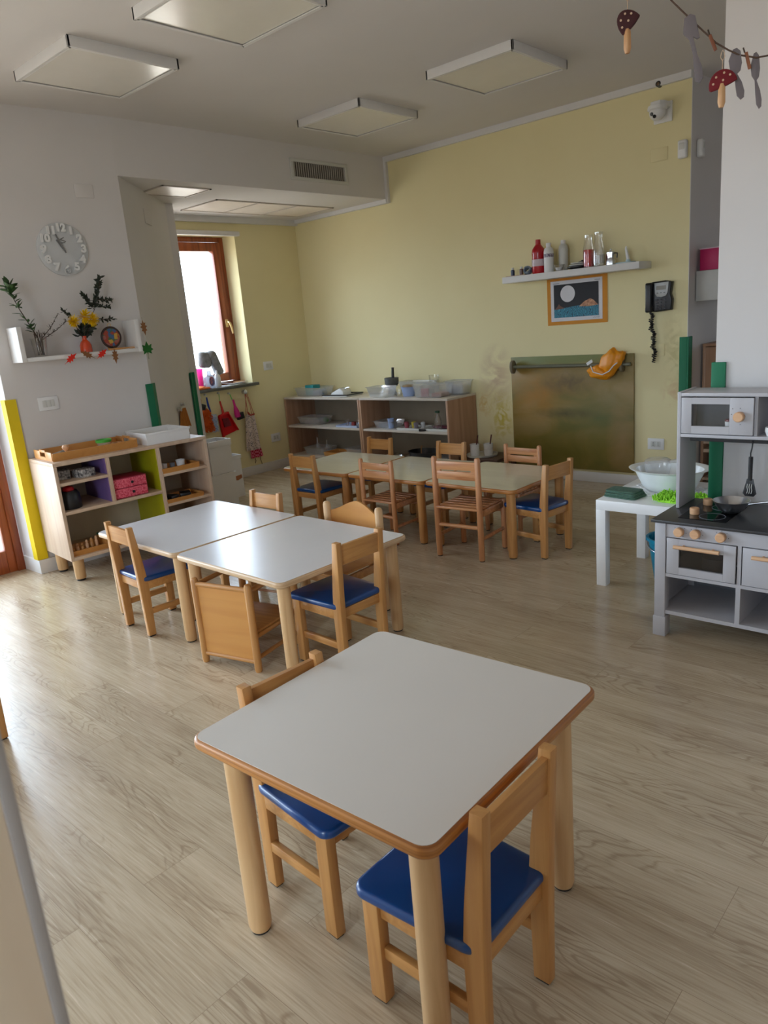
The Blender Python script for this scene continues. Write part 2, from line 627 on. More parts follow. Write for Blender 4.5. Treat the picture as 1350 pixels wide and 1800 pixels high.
# yellow wall: faint smears of children's paint low down near the board
def yellow_wall_material(name, stains=False):
    m = bpy.data.materials.new(name)
    m.use_nodes = True
    nt = m.node_tree
    b = nt.nodes['Principled BSDF']
    L = nt.links.new
    b.inputs['Roughness'].default_value = 0.8
    b.inputs['Specular IOR Level'].default_value = 0.25
    
    t = nt.nodes.new('ShaderNodeTexCoord')
    n = nt.nodes.new('ShaderNodeTexNoise')
    n.inputs['Scale'].default_value = 2.5
    L(t.outputs['Object'], n.inputs['Vector'])
    r = nt.nodes.new('ShaderNodeValToRGB')
    r.color_ramp.elements[0].color = srgb(226, 214, 166)
    r.color_ramp.elements[1].color = srgb(232, 221, 176)
    L(n.outputs['Fac'], r.inputs[0])
    last = r.outputs[0]
    if stains:
        # (centre x, z, half width, half height, colour, strength)
        for (cx, cz, wx, wz, colr, stg, sc) in ((-3.62, 0.86, 0.20, 0.30, srgb(176, 140, 120), 0.75, 5),
                                            (-3.58, 0.50, 0.16, 0.26, srgb(200, 178, 30), 0.9, 14),
                                            (-3.76, 0.62, 0.10, 0.14, srgb(206, 160, 60), 0.7, 16),
                                            (-2.08, 0.72, 0.13, 0.12, srgb(190, 130, 96), 0.5, 9),
                                            (-2.09, 1.02, 0.10, 0.30, srgb(172, 160, 96), 0.5, 12)):
            mp_ = nt.nodes.new('ShaderNodeMapping')
            mp_.vector_type = 'TEXTURE'
            mp_.inputs['Location'].default_value = (cx, 5.4, cz)
            mp_.inputs['Scale'].default_value = (wx, 1, wz)
            L(t.outputs['Object'], mp_.inputs[0])
            g = nt.nodes.new('ShaderNodeTexGradient')
            g.gradient_type = 'SPHERICAL'
            L(mp_.outputs[0], g.inputs[0])
            nn = nt.nodes.new('ShaderNodeTexNoise')
            nn.inputs['Scale'].default_value = sc
            nn.inputs['Detail'].default_value = 4
            nn.inputs['Distortion'].default_value = 1.5
            L(t.outputs['Object'], nn.inputs['Vector'])
            nr = nt.nodes.new('ShaderNodeValToRGB')
            nr.color_ramp.elements[0].position = 0.42
            nr.color_ramp.elements[1].position = 0.62
            L(nn.outputs['Fac'], nr.inputs[0])
            mu = nt.nodes.new('ShaderNodeMath')
            mu.operation = 'MULTIPLY'
            L(g.outputs['Fac'], mu.inputs[0])
            L(nr.outputs[0], mu.inputs[1])
            mu2 = nt.nodes.new('ShaderNodeMath')
            mu2.operation = 'MULTIPLY'
            mu2.inputs[1].default_value = stg
            L(mu.outputs[0], mu2.inputs[0])
            mx = nt.nodes.new('ShaderNodeMix')
            mx.data_type = 'RGBA'
            mx.inputs[7].default_value = colr
            L(mu2.outputs[0], mx.inputs[0])
            L(last, mx.inputs[6])
            last = mx.outputs[2]
    L(last, b.inputs['Base Color'])
    return m
M_floor = floor_material()
M_yel = yellow_wall_material('yellow_wall_paint')
M_yels = yellow_wall_material('yellow_wall_paint_smeared', True)

H = 2.8          # ceiling
ZB = 2.45        # underside of the dropped alcove ceiling
CA, CB = (-4.78, 1.80), (-4.70, 2.75)      # the clock wall, seen from above
DG = (-5.49, 3.59)                         # far end of the slanted wall

struct('floor', MB().bx(-6.4, 2.8, -3.4, 8.4, -0.1, 0.0), M_floor)
struct('ceiling', MB().bx(-6.4, 2.8, -3.4, 8.4, H, H+0.1), M_ceil)
# left block with the clock, slanted alcove wall: one solid, seen from above
struct('wall_left', MB().prism([CA, CB, DG, (-5.49, 3.66), (-5.98, 3.66), (-6.3, 3.5), (-6.3, 1.8), (-4.9, 1.8)][::-1], 0, H), M_white)
struct('trim_1', MB().bx(-6.0, -4.70, 2.75, 5.4, ZB, H), M_ceil)          # dropped alcove ceiling box
# glazed-door wall further left
g = MB()
g.bx(-5.3, -5.0, -3.2, -2.9, 0, H)
g.bx(-5.3, -5.0, -0.6, -0.15, 0, H)
g.bx(-5.3, -5.0, -2.9, -0.6, 0, 0.25)
g.bx(-5.3, -5.0, -2.9, 1.8, 2.36, H)
struct('wall_glazed', g, M_white)
# window wall with its opening
g = MB()
g.bx(-6.3, -5.98, 4.615, 5.6, 0, H)
g.bx(-6.3, -5.98, 3.66, 4.615, 0, 0.88)
g.bx(-6.3, -5.98, 3.66, 4.615, 2.30, H)
struct('wall_window', g, M_yel)
struct('wall_back', MB().bx(-6.3, -2.004, 5.4, 5.6, 0, H), M_yels)
struct('wall_passage', MB().bx(-2.2, -2.0, 5.6, 8.2, 0, H).bx(-2.004, -2.0, 5.4, 5.6, 0, H), M_white)
g = MB().bx(-2.2, 1.2, 8.0, 8.2, 0, H).bx(1.9, 2.7, 8.0, 8.2, 0, H).bx(1.2, 1.9, 8.0, 8.2, 0, 1.0).bx(1.2, 1.9, 8.0, 8.2, 2.1, H)  # the gap in this wall is added out of view to light the passage
struct('wall_far', g, M_white)
struct('wall_right', MB().bx(-1.11, 2.6, 3.32, 3.5, 0, H), M_white)
struct('wall_side', MB().bx(2.4, 2.6, -3.2, 8.0, 0, H), M_white)
g = MB()
g.bx(-5.3, -1.2, -3.3, -3.1, 0, H)
g.bx(0.4, 2.6, -3.3, -3.1, 0, H)
g.bx(-1.2, 0.4, -3.3, -3.1, 0, 0.65)
g.bx(-1.2, 0.4, -3.3, -3.1, 2.55, H)
struct('wall_behind', g, M_white)

# reveals of the window are painted with the wall
# cornices and baseboards
g = MB()
g.bx(-4.70, -2.0, 5.37, 5.4, H-0.045, H)
g.bx(-4.70, -4.672, 5.37, 5.4, ZB-0.035, H-0.045)
struct('trim_2', g, M_trim)
g = MB()
g.bx(-5.98, -4.69, 5.36, 5.4, ZB-0.035, ZB)
g.bx(-5.98, -5.94, 3.66, 5.4, ZB-0.05, ZB)
struct('trim_3', g, M_trim)
struct('baseboard_back', MB().bx(-3.8, -2.0, 5.385, 5.4, 0, 0.08, bev=0.003), M_trim)
struct('baseboard_window', MB().bx(-5.98, -5.965, 3.66, 5.4, 0, 0.09, bev=0.003), M_trim)
struct('baseboard_left', MB().prism([(-4.76, 1.79), (-4.685, 2.75), (-4.70, 2.75), (-4.78, 1.80), (-5.0, 1.80), (-5.0, 1.785)], 0, 0.09), M_trim)
struct('baseboard_right', MB().bx(-1.11, 2.4, 3.31, 3.32, 0, 0.08), M_trim)

# ------------------------------------------------------------------ alcove window
wf = MB()
X = -6.17
Y0, Y1, Z0, Z1 = 3.66, 4.615, 0.91, 2.30
wf.bx(X-0.07, X, Y1-0.045, Y1, Z0, Z1, bev=0.004)
wf.bx(X-0.07, X, Y0, Y0+0.045, Z0, Z1, bev=0.004)
wf.bx(X-0.07, X, Y0+0.045, Y1-0.045, Z1-0.045, Z1, bev=0.004)
wf.bx(X-0.07, X, Y0+0.045, Y1-0.045, Z0, Z0+0.035, bev=0.004)
win = struct('window_1', wf, W_red)
sa = MB()
sa.bx(X-0.055, X+0.015, Y1-0.14, Y1-0.05, Z0+0.04, Z1-0.05, bev=0.005)
sa.bx(X-0.055, X+0.015, Y0+0.05, Y0+0.13, Z0+0.04, Z1-0.05, bev=0.005)
sa.bx(X-0.055, X+0.015, Y0+0.13, Y1-0.14, Z1-0.13, Z1-0.05, bev=0.005)
sa.bx(X-0.055, X+0.015, Y0+0.13, Y1-0.14, Z0+0.04, Z0+0.12, bev=0.005)
sash = sa.build('sash', W_red, win)
MB().bx(X-0.03, X-0.024, Y0+0.13, Y1-0.14, Z0+0.12, Z1-0.13).build('pane', M_pane, sash)
hd = MB()
hd.box((X+0.02, 4.525, 1.50), (0.012, 0.032, 0.075), bev=0.005)
hd.tube([(X+0.02, 4.525, 1.51), (X+0.055, 4.525, 1.51), (X+0.062, 4.53, 1.50), (X+0.064, 4.545, 1.45), (X+0.06, 4.555, 1.40)], [0.009, 0.009, 0.011, 0.011, 0.009], 10)
hd.build('handle', mat('brass', srgb(226, 196, 140), 0.3, metal=0.6), sash)
struct('trim_4', MB().bx(-5.98, -5.935, 3.64, 4.65, 2.285, 2.325, bev=0.003), M_trim).name = 'trim_4'
sill = MB().bx(-6.17, -5.925, 3.62, 4.655, 0.885, 0.912, bev=0.003)
struct('window_sill', sill, M_slate)

# ------------------------------------------------------------------ glazed door at left and unseen windows
def glazed(name, x, y0, y1, z0, z1, mull=(), fw=0.09):
    f = MB()
    f.bx(x-0.06, x, y0, y0+fw, z0, z1, bev=0.004)
    f.bx(x-0.06, x, y1-fw, y1, z0, z1, bev=0.004)
    f.bx(x-0.06, x, y0+fw, y1-fw, z1-fw, z1, bev=0.004)
    f.bx(x-0.06, x, y0+fw, y1-fw, z0, z0+fw*1.5, bev=0.004)
    for m_ in mull:
        f.bx(x-0.055, x+0.005, m_-fw*0.8, m_+fw*0.8, z0+fw*1.5, z1-fw, bev=0.004)
    o = struct(name, f, W_red)
    MB().bx(x-0.034, x-0.028, y0+fw, y1-fw, z0+fw*1.5, z1-fw).build('pane', M_pane, o)
    return o
d1 = glazed('door_1', -5.0, -0.15, 1.785, 0.0, 2.36, mull=(0.82,), fw=0.10)
MB().bx(-5.0, -4.985, 1.735, 1.785, 0.0, 2.36, bev=0.003).build('door_frame', W_red, d1)
glazed('window_2', -5.05, -2.9, -0.6, 0.25, 2.36, mull=(-1.75,), fw=0.08)
f = MB()
for (a, b_) in ((-1.2, -1.12), (0.32, 0.4)):
    f.bx(a, b_, -3.24, -3.18, 0.65, 2.55, bev=0.003)
f.bx(-1.2, 0.4, -3.24, -3.18, 0.65, 0.73)
f.bx(-1.2, 0.4, -3.24, -3.18, 2.47, 2.55)
w3 = struct('window_3', f, W_red)
MB().bx(-1.12, 0.32, -3.215, -3.209, 0.73, 2.47).build('pane', M_pane, w3)

# ------------------------------------------------------------------ ceiling lamps
def ceiling_lamp(loc, label):
    t = thing('ceiling_lamp', label, 'lamp', loc, 0, 'square lamps on the main ceiling')
    s2, hh = 0.30, 0.05
    f = MB()
    for a in (0, 1, 2, 3):
        m_ = Matrix.Rotation(a*PI/2, 4, 'Z')
        q = MB()
        q.bx(-s2, s2, s2-0.012, s2, -hh, 0, bev=0.0015)
        q.bx(-s2+0.012, s2-0.012, s2-0.022, s2-0.012, -hh, -hh+0.004)
        tmp = bpy.data.meshes.new('t')
        bmesh.ops.transform(q.bm, matrix=m_, verts=q.bm.verts)
        q.bm.to_mesh(tmp)
        q.bm.free()
        f.bm.from_mesh(tmp)
        bpy.data.meshes.remove(tmp)
    f.build('frame', M_trim, t)
    MB().bx(-s2+0.024, s2-0.024, -s2+0.024, s2-0.024, -hh+0.006, -hh+0.010).build('diffuser', mat('prismatic_diffuser', srgb(226, 222, 214), 0.2, noise=0.01), t)
    return t
ceiling_lamp((-3.89, 2.255, H), 'white square ceiling lamp nearest the clock wall, left of the picture')
ceiling_lamp((-2.87, 2.35, H), 'white square ceiling lamp cut by the top edge of the picture')
ceiling_lamp((-3.865, 4.185, H), 'white square ceiling lamp above the air vent end of the yellow wall')
ceiling_lamp((-2.69, 4.16, H), 'white square ceiling lamp nearest the hanging mushrooms')
def recessed(y0, y1, x0, x1, label, n=1, lit=False):
    t = thing('recessed_lamp' if n == 1 else 'ceiling_panel', label, 'lamp' if n == 1 else 'ceiling panel', ((x0+x1)/2, (y0+y1)/2, ZB))
    sx, sy = (x1-x0)/2, (y1-y0)/2
    f = MB()
    for (a, b_, c, d) in ((-sx, sx, -sy, -sy+0.015), (-sx, sx, sy-0.015, sy), (-sx, -sx+0.015, -sy, sy), (sx-0.015, sx, -sy, sy)):
        f.bx(a, b_, c, d, -0.008, 0)
    for k in range(1, n):
        yy = -sy+2*sy*k/n
        f.bx(-sx, sx, yy-0.006, yy+0.006, -0.008, 0)
    f.build('frame', mat('lamp_frame_grey', srgb(190, 180, 172), 0.5), t)
    for k in range(n):
        a, b_ = -sy+2*sy*k/n+0.012, -sy+2*sy*(k+1)/n-0.012
        MB().bx(-sx+0.015, sx-0.015, a, b_, -0.004, -0.001).build('diffuser', mat('flat_diffuser', srgb(236, 226, 218), 0.3), t)
    return t
recessed(3.17, 3.59, -5.19, -4.85, 'small square lamp let into the alcove ceiling')
recessed(3.885, 5.20, -5.72, -5.20, 'long three part panel let into the alcove ceiling by the window', 3)

# ------------------------------------------------------------------ air vent on the bulkhead
v = thing('air_vent', 'white framed air vent with upright slats on the dropped ceiling front', 'vent', (-4.70, 4.575, 2.615))
f = MB()
f.bx(0, 0.012, -0.32, 0.32, 0.055, 0.08, bev=0.002)
f.bx(0, 0.012, -0.32, 0.32, -0.08, -0.055, bev=0.002)
f.bx(0, 0.012, -0.32, -0.285, -0.055, 0.055, bev=0.002)
f.bx(0, 0.012, 0.285, 0.32, -0.055, 0.055, bev=0.002)
f.build('frame', M_greyplast, v)
MB().bx(0.0005, 0.002, -0.285, 0.285, -0.055, 0.055).build('backing', mat('vent_backing_metal', srgb(70, 64, 58), 0.6), v)  # plain dark sheet behind the slats
sm = mat('slat_metal', srgb(168, 160, 150), 0.45, metal=0.2)
for k in range(24):
    MB().box((0.006, -0.274+0.548*k/23, 0), (0.009, 0.005, 0.11), rot=(0, 0, R(25))).build('slat', sm, v)

# ------------------------------------------------------------------ wall clock
nrmang = math.atan2(CB[1]-CA[1], CB[0]-CA[0])          # along the clock wall
def on_clock_wall(y, z, off=0.0):
    k = (y-CA[1])/(CB[1]-CA[1])
    return (CA[0]+(CB[0]-CA[0])*k+off, y, z)
WR = nrmang-PI/2                                        # small turn of the wall
ck = thing('wall_clock', 'round white clock with raised white numerals on the left wall', 'clock', on_clock_wall(2.31, 1.995), WR)
def disc_x(prof, c=(0, 0, 0), n=48):
    return MB().lathe(prof, c, n=n, rot=(0, R(90), 0))
disc_x([(0, 0), (0.158, 0), (0.158, 0.012), (0.152, 0.016), (0.0, 0.014)]).build('face', mat('clock_silver_white', srgb(200, 202, 204), 0.4), ck)
Bs = Matrix(((0, 0, 1, 0), (1, 0, 0, 0), (0, 1, 0, 0), (0, 0, 0, 1)))    # text plane -> facing +x
for k in range(1, 13):
    a = PI/2-k*PI/6
    mb = MB()
    mb.text(str(k), 0.062, Matrix.Translation((0.024, 0.124*math.cos(a), 0.124*math.sin(a))) @ Bs, ext=0.008, bold=0.0035)
    mb.build('numeral', M_whiteplast, ck)
mb = MB()
a = PI/2+0.40
mb.box((0.026, 0.035*math.cos(a), 0.035*math.sin(a)), (0.003, 0.12, 0.008), rot=(a, 0, 0))
mb.build('minute_hand', mat('hand_grey', srgb(120, 120, 120), 0.4), ck)
mb = MB()
a = PI/2+0.55
mb.box((0.022, 0.025*math.cos(a), 0.025*math.sin(a)), (0.003, 0.08, 0.010), rot=(a, 0, 0))
mb.build('hour_hand', mat('hand_grey', srgb(120, 120, 120), 0.4), ck)
mb = MB()
mb.box((0.0155, 0.0, 0.062), (0.002, 0.034, 0.006), rot=(0.5, 0, 0))
mb.box((0.0155, 0.012, 0.05), (0.002, 0.028, 0.006), rot=(-0.4, 0, 0))
mb.box((0.0155, 0.004, 0.038), (0.002, 0.03, 0.006), rot=(0.1, 0, 0))
mb.build('emblem', mat('hand_grey', srgb(120, 120, 120), 0.4), ck)

# ------------------------------------------------------------------ plates, switches, sockets (facing +x unless turned)
def plate(name, label, cat, loc, rz, wy, hz, modules=3, m=None, holes=0, deep=0.008):
    t = thing(name, label, cat, loc, rz)
    MB().box((deep/2, 0, 0), (deep, wy, hz), bev=0.003).build('cover', m or M_whiteplast, t)
    for k in range(modules):
        w_ = wy*0.6/modules
        y = -wy*0.3+w_*(k+0.5)
        MB().box((deep+0.001, y, 0), (0.003, w_*0.94, hz*0.5), bev=0.001).build('rocker' if not holes else 'insert', M_greyplast, t)
        if holes:
            q = MB()
            for h in (-1, 0, 1):
                q.lathe([(0, 0), (0.0028, 0), (0.0028, 0.001), (0, 0.001)], (deep+0.0025, y, h*hz*0.13), n=10, rot=(0, R(90), 0))
            q.build('pin_hole', M_black, t)
    return t
plate('light_switch', 'white three gang light switch on the left wall above the wooden tray', 'switch', on_clock_wall(2.045, 1.068), WR, 0.125, 0.085)
plate('cover_plate', 'plain painted cover plate on the left wall high above the clock', 'cover plate', on_clock_wall(2.51, 2.345), WR, 0.12, 0.08, 0, M_white, deep=0.004)
plate('cover_plate', 'plain painted cover plate high on the slanted wall by the alcove', 'cover plate', (-5.09, 3.165, 2.27), math.atan2(0.79, 0.845), 0.17, 0.10, 0, M_white, deep=0.005)
plate('light_switch', 'white light switch on the yellow wall right of the alcove window', 'switch', (-5.98, 4.835, 1.055), 0, 0.12, 0.085, 2)
plate('wall_socket', 'white double socket low on the yellow alcove wall beside the open shelves', 'socket', (-5.98, 4.82, 0.325), 0, 0.12, 0.085, 2, holes=1)
plate('cover_plate', 'plain yellowish cover plate behind the dangling telephone cord', 'cover plate', (-2.222, 5.4, 1.025), -PI/2, 0.12, 0.085, 0, M_yel, deep=0.005)
plate('cover_plate', 'plain yellow cover plate under the security camera', 'cover plate', (-2.218, 5.4, 2.337), -PI/2, 0.12, 0.085, 0, M_yel, deep=0.004)
plate('wall_socket', 'white socket with round and pin outlets low on the yellow wall by the white table', 'socket', (-2.22, 5.4, 0.333), -PI/2, 0.125, 0.085, 2, holes=1)

# motion sensors
def pir(loc, rz, label):
    t = thing('motion_sensor', label, 'sensor', loc, rz)
    MB().box((0.02, 0, 0), (0.04, 0.06, 0.115), bev=0.012, seg=3).build('housing', M_whiteplast, t)
    MB().box((0.041, 0, 0.018), (0.004, 0.036, 0.04), bev=0.002).build('lens', M_greyplast, t)
pir((-2.05, 5.4, 2.335), -PI/2, 'small white motion sensor at the right end of the yellow wall')
pir((-2.0, 5.515, 2.34), 0, 'small white motion sensor round the corner on the grey passage wall')

# black spot near the cornice
sb = thing('cable_outlet', 'small round black cable outlet just under the cornice above the camera', 'outlet', (-2.217, 5.4, 2.768))
MB().lathe([(0, 0), (0.02, 0), (0.018, 0.03), (0.012, 0.032), (0, 0.032)], rot=(R(90), 0, 0)).build('ring', M_black, sb)
MB().lathe([(0.013, 0.03), (0.009, 0.034), (0, 0.034)], rot=(R(90), 0, 0)).build('plug', mat('dull_bronze', srgb(96, 76, 52), 0.5), sb)

# security camera
sc_ = thing('security_camera', 'white dome security camera on a bracket high on the yellow wall', 'camera', (-2.19, 5.4, 2.59))
MB().box((0.0, -0.008, 0), (0.125, 0.016, 0.125), bev=0.004).build('mount_plate', M_whiteplast, sc_)
MB().prism([(-0.055, 0), (0.055, 0), (0.05, 0.10), (0.03, 0.135), (-0.03, 0.135), (-0.05, 0.10)], 0, 0.035,
           Matrix.Translation((0, 0, 0.02)) @ Matrix.Rotation(PI, 4, 'Z'), bev=0.004).build('bracket', M_whiteplast, sc_)
MB().lathe([(0, 0.03), (0.058, 0.03), (0.062, 0.018), (0.062, 0.006), (0.055, 0.0), (0, 0.0)], (0, -0.105, 0.0), n=32).build('collar', M_whiteplast, sc_)
dm = MB().ball((0, -0.105, -0.012), (0.052, 0.052, 0.05), u=24, v=16).build('dome', M_whiteplast, sc_)
for d_ in (Vector((-0.34, -0.86, -0.22)), Vector((-0.02, -0.80, -0.52))):
    d_.normalize()
    q_ = Vector((0, 0, 1)).rotation_difference(d_).to_euler()
    MB().lathe([(0, 0), (0.012, 0), (0.011, 0.004), (0, 0.004)], Vector((0, -0.105, -0.012))+d_*0.0505, n=16, rot=tuple(q_)).build('lens', M_black, dm)

# ------------------------------------------------------------------ corner guards
def guard(name, label, loc, rz, a, b_, z0, z1, m):
    t = MB()
    t.bx(0, a, -0.012, 0, 0, z1-z0, bev=0.003)
    t.bx(-0.012, 0, -0.012, b_, 0, z1-z0, bev=0.003)
    return solo(name, label, 'corner guard', t, m, (loc[0], loc[1], z0), rz)
solo('corner_guard', 'yellow padded strip on the wall corner beside the glazed door', 'corner guard',
     MB().prism([(0.0, 0.0), (0.005, 0.055), (0.017, 0.054), (0.012, -0.012), (-0.050, -0.012), (-0.050, 0.0)], 0, 1.03, bev=0.002), M_yellowg, (-4.78, 1.80, 0.09))
solo('corner_guard', 'green padded strip on the wall end behind the low cabinet', 'corner guard',
     MB().prism([(0, -0.045), (0.012, -0.045), (0.012, 0.004), (-0.034, 0.052), (-0.043, 0.044), (0, 0.0)], 0, 1.02, bev=0.002), M_green, (-4.70, 2.75, 0.09))
solo('corner_guard', 'green padded strip on the alcove corner left of the hanging brushes', 'corner guard',
     MB().prism([(0.036, -0.034), (0.046, -0.026), (0.012, 0.010), (0.012, 0.035), (0.0, 0.035), (0.0, 0.004)], 0, 1.02, bev=0.002), M_green, (-5.487, 3.59, 0.09))
solo('corner_guard', 'tall green padded strip at the right end of the yellow wall', 'corner guard',
     MB().bx(-0.055, 0.0, -0.012, 0, 0, 1.02, bev=0.003).bx(0.0, 0.012, -0.012, 0.06, 0, 1.02, bev=0.003), M_green, (-2.0, 5.4, 0.09))
solo('corner_guard', 'bright green padded strip behind the toy kitchen on the white wall corner', 'corner guard',
     MB().bx(-0.012, 0.045, -0.014, 0, 0, 1.06, bev=0.003).bx(-0.014, 0.0, -0.012, 0.05, 0, 1.06, bev=0.003), M_green, (-1.11, 3.32, 0.05))
# yellow guard second face
# ------------------------------------------------------------------ little wall shelf with plants
ws = thing('wall_shelf', 'small white wall shelf with raised ends holding plants', 'shelf', (-4.735, 2.26, 1.335), WR)
MB().bx(0, 0.185, -0.355, 0.355, 0, 0.024, bev=0.002).build('board', M_trim, ws)
MB().bx(0, 0.19, -0.38, -0.352, 0, 0.205, bev=0.002).build('end_panel', M_trim, ws)
MB().bx(0, 0.19, 0.352, 0.38, 0, 0.205, bev=0.002).build('end_panel', M_trim, ws)

M_leafd = mat('dark_green_leaf', srgb(34, 44, 30), 0.5, noise=0.2, nscale=60)
M_leafg = mat('mid_green_leaf', srgb(52, 84, 40), 0.5, noise=0.2, nscale=60)
M_stem = mat('brown_stem', srgb(70, 52, 40), 0.7)
sz = 1.359
va = thing('glass_vase', 'clear tapered glass vase full of stems at the left end of the shelf', 'vase', (-4.64, 2.01, sz))
MB().lathe([(0, 0), (0.036, 0), (0.047, 0.105), (0.049, 0.11), (0.047, 0.112), (0.044, 0.105), (0.033, 0.008), (0, 0.008)], n=28).build('glass', M_glass, va)
br = thing('leafy_branch', 'dark leafy branch leaning left out of the glass vase', 'branch', (-4.64, 2.01, sz+0.01))
st = [(0.0, 0.015, 0.0), (0.0, 0.0, 0.10), (0.0, -0.03, 0.17), (0.0, -0.075, 0.27), (0.0, -0.10, 0.34), (0.0, -0.118, 0.41)]
g = MB().tube(st, [0.004, 0.004, 0.0035, 0.003, 0.0025, 0.002], 6)
for k in range(14):
    a, r_ = random.uniform(0, 2*PI), random.uniform(0.008, 0.026)
    g.tube([(r_*math.cos(a), r_*math.sin(a), 0.0), (0.9*r_*math.sin(a), 1.2*r_*math.cos(a), 0.12+random.random()*0.03)], 0.0022, 5)
g.build('stem', M_stem, br)
f = MB()
for i in range(46):
    k = random.random()
    k = 0.30+0.70*k
    x = k*(len(st)-1)
    i0 = min(int(x), len(st)-2)
    p = Vector(st[i0]).lerp(Vector(st[i0+1]), x-i0)
    big = k > 0.86
    d = Vector((random.uniform(-.6, 1), random.uniform(-1, 1), random.uniform(-0.1, 1.0)))
    f.leaf(p, d, (random.uniform(-.3, .3), random.uniform(-.3, .3), 1), random.uniform(.06, .085) if big else random.uniform(.04, .06), random.uniform(.035, .045) if big else random.uniform(.014, .022))
f.build('foliage', M_leafg, br)
for (dy, dz, lab) in ((0.145, 0.18, 'thin dry twig rising right from the glass vase'), (0.19, 0.13, 'low dry twig reaching right from the glass vase')):
    tw = thing('dry_twig', lab, 'twig', (-4.64, 2.01, sz+0.01))
    pts = [(0.01, -0.015, 0), (0.01, 0.0, 0.08), (0.012, dy*0.6, 0.08+dz*0.45), (0.012, dy, 0.06+dz)]
    MB().tube(pts, [0.003, 0.0025, 0.002, 0.001], 6).build('stem', M_stem, tw)
    f = MB()
    for i in range(46):
        k = 0.3+0.7*random.random()
        x = k*3
        i0 = min(int(x), 2)
        p = Vector(pts[i0]).lerp(Vector(pts[i0+1]), x-i0)
        f.leaf(p, (random.uniform(-.7, .7), random.uniform(-1, 1), random.uniform(-.4, 1)), (0, 0, 1), random.uniform(.012, .026), 0.006)
    f.build('foliage', mat('dry_twig_leaf', srgb(74, 62, 52), 0.7, noise=0.2, nscale=50), tw)
ob = thing('orange_bottle', 'orange glass bottle used as a flower vase on the small shelf', 'bottle', (-4.64, 2.30, sz))
MB().lathe([(0, 0), (0.034, 0), (0.037, 0.004), (0.036, 0.045), (0.028, 0.065), (0.014, 0.08), (0.013, 0.10), (0.016, 0.103), (0.011, 0.103), (0.010, 0.08), (0, 0.07)], n=24).build('glass', mat('orange_glass', srgb(206, 66, 20), 0.12, coat=0.4), ob)
fl_ = thing('flower_bunch', 'yellow shaggy flowers with dark ruscus sprigs in the orange bottle', 'flowers', (-4.64, 2.30, sz+0.07))
g = MB()
for (p) in ([(0, 0, 0), (0.02, -0.04, .07), (0.02, -0.06, 0.13)], [(0, 0, 0), (0.02, 0.0, .07), (0.03, 0.015, 0.14)], [(0, 0, 0), (0.02, 0.03, .07), (0.02, 0.055, 0.12)],
            [(0, 0, 0), (0.0, 0.06, 0.13), (0, 0.10, 0.19), (0.0, 0.15, 0.29), (0, 0.17, 0.37)], [(0, 0, 0), (0.0, 0.09, 0.12), (0.0, 0.20, 0.13)], [(0, 0, 0), (0.0, -0.06, 0.14), (0, -0.10, 0.18)],
            [(0, 0.10, 0.19), (0.0, 0.07, 0.25), (0, 0.055, 0.27)], [(0, 0.13, 0.25), (0.0, 0.18, 0.25), (0, 0.22, 0.24)]):
    g.tube(p, 0.002, 6)
g.build('stem', M_stem, fl_)
M_petal = mat('yellow_petal', srgb(246, 208, 12), 0.6, noise=0.08, nscale=60)
for (y, z, s) in ((-0.065, 0.125, 0.042), (0.012, 0.15, 0.052), (0.062, 0.13, 0.045)):
    g = MB()
    for i in range(95):
        a, e_ = random.uniform(0, 2*PI), random.uniform(-0.5, 1.4)
        d = Vector((0.4+math.sin(e_)*0.6, math.cos(e_)*math.cos(a), math.cos(e_)*math.sin(a)))
        g.leaf(Vector((0.02, y, z))+d.normalized()*0.006, d, (random.random(), 0.2, 1), s*random.uniform(.75, 1.05), 0.008)
    g.build('flower_head', M_petal, fl_)
g = MB()
def sprig(a, b_, n, L, spread=0.95):
    a, b_ = Vector(a), Vector(b_)
    d = (b_-a).normalized()
    for i in range(n):
        p = a.lerp(b_, (i+0.5)/n)
        q = Vector((random.uniform(-.6, .6), random.uniform(-1, 1), random.uniform(-1, 1)))*spread
        g.leaf(p, d*0.8+q, (random.uniform(-1, 1), 0.4, random.uniform(-1, 1)), L*random.uniform(.8, 1.25), L*0.46)
sprig((0, 0.10, 0.20), (0, 0.175, 0.385), 60, 0.034)
sprig((0, 0.09, 0.20), (0, 0.045, 0.285), 38, 0.028)
sprig((0, 0.13, 0.25), (0, 0.225, 0.245), 34, 0.026)
sprig((0, 0.12, 0.21), (0, 0.205, 0.205), 26, 0.024)
sprig((0, 0.11, 0.13), (0, 0.22, 0.125), 30, 0.026)
sprig((0, -0.06, 0.15), (0, -0.105, 0.195), 20, 0.024)
sprig((0, -0.03, 0.03), (0, 0.02, 0.09), 50, 0.045, 1.2)
sprig((0, 0.0, 0.03), (0, 0.07, 0.09), 46, 0.04, 1.2)
g.build('foliage', M_leafd, fl_)

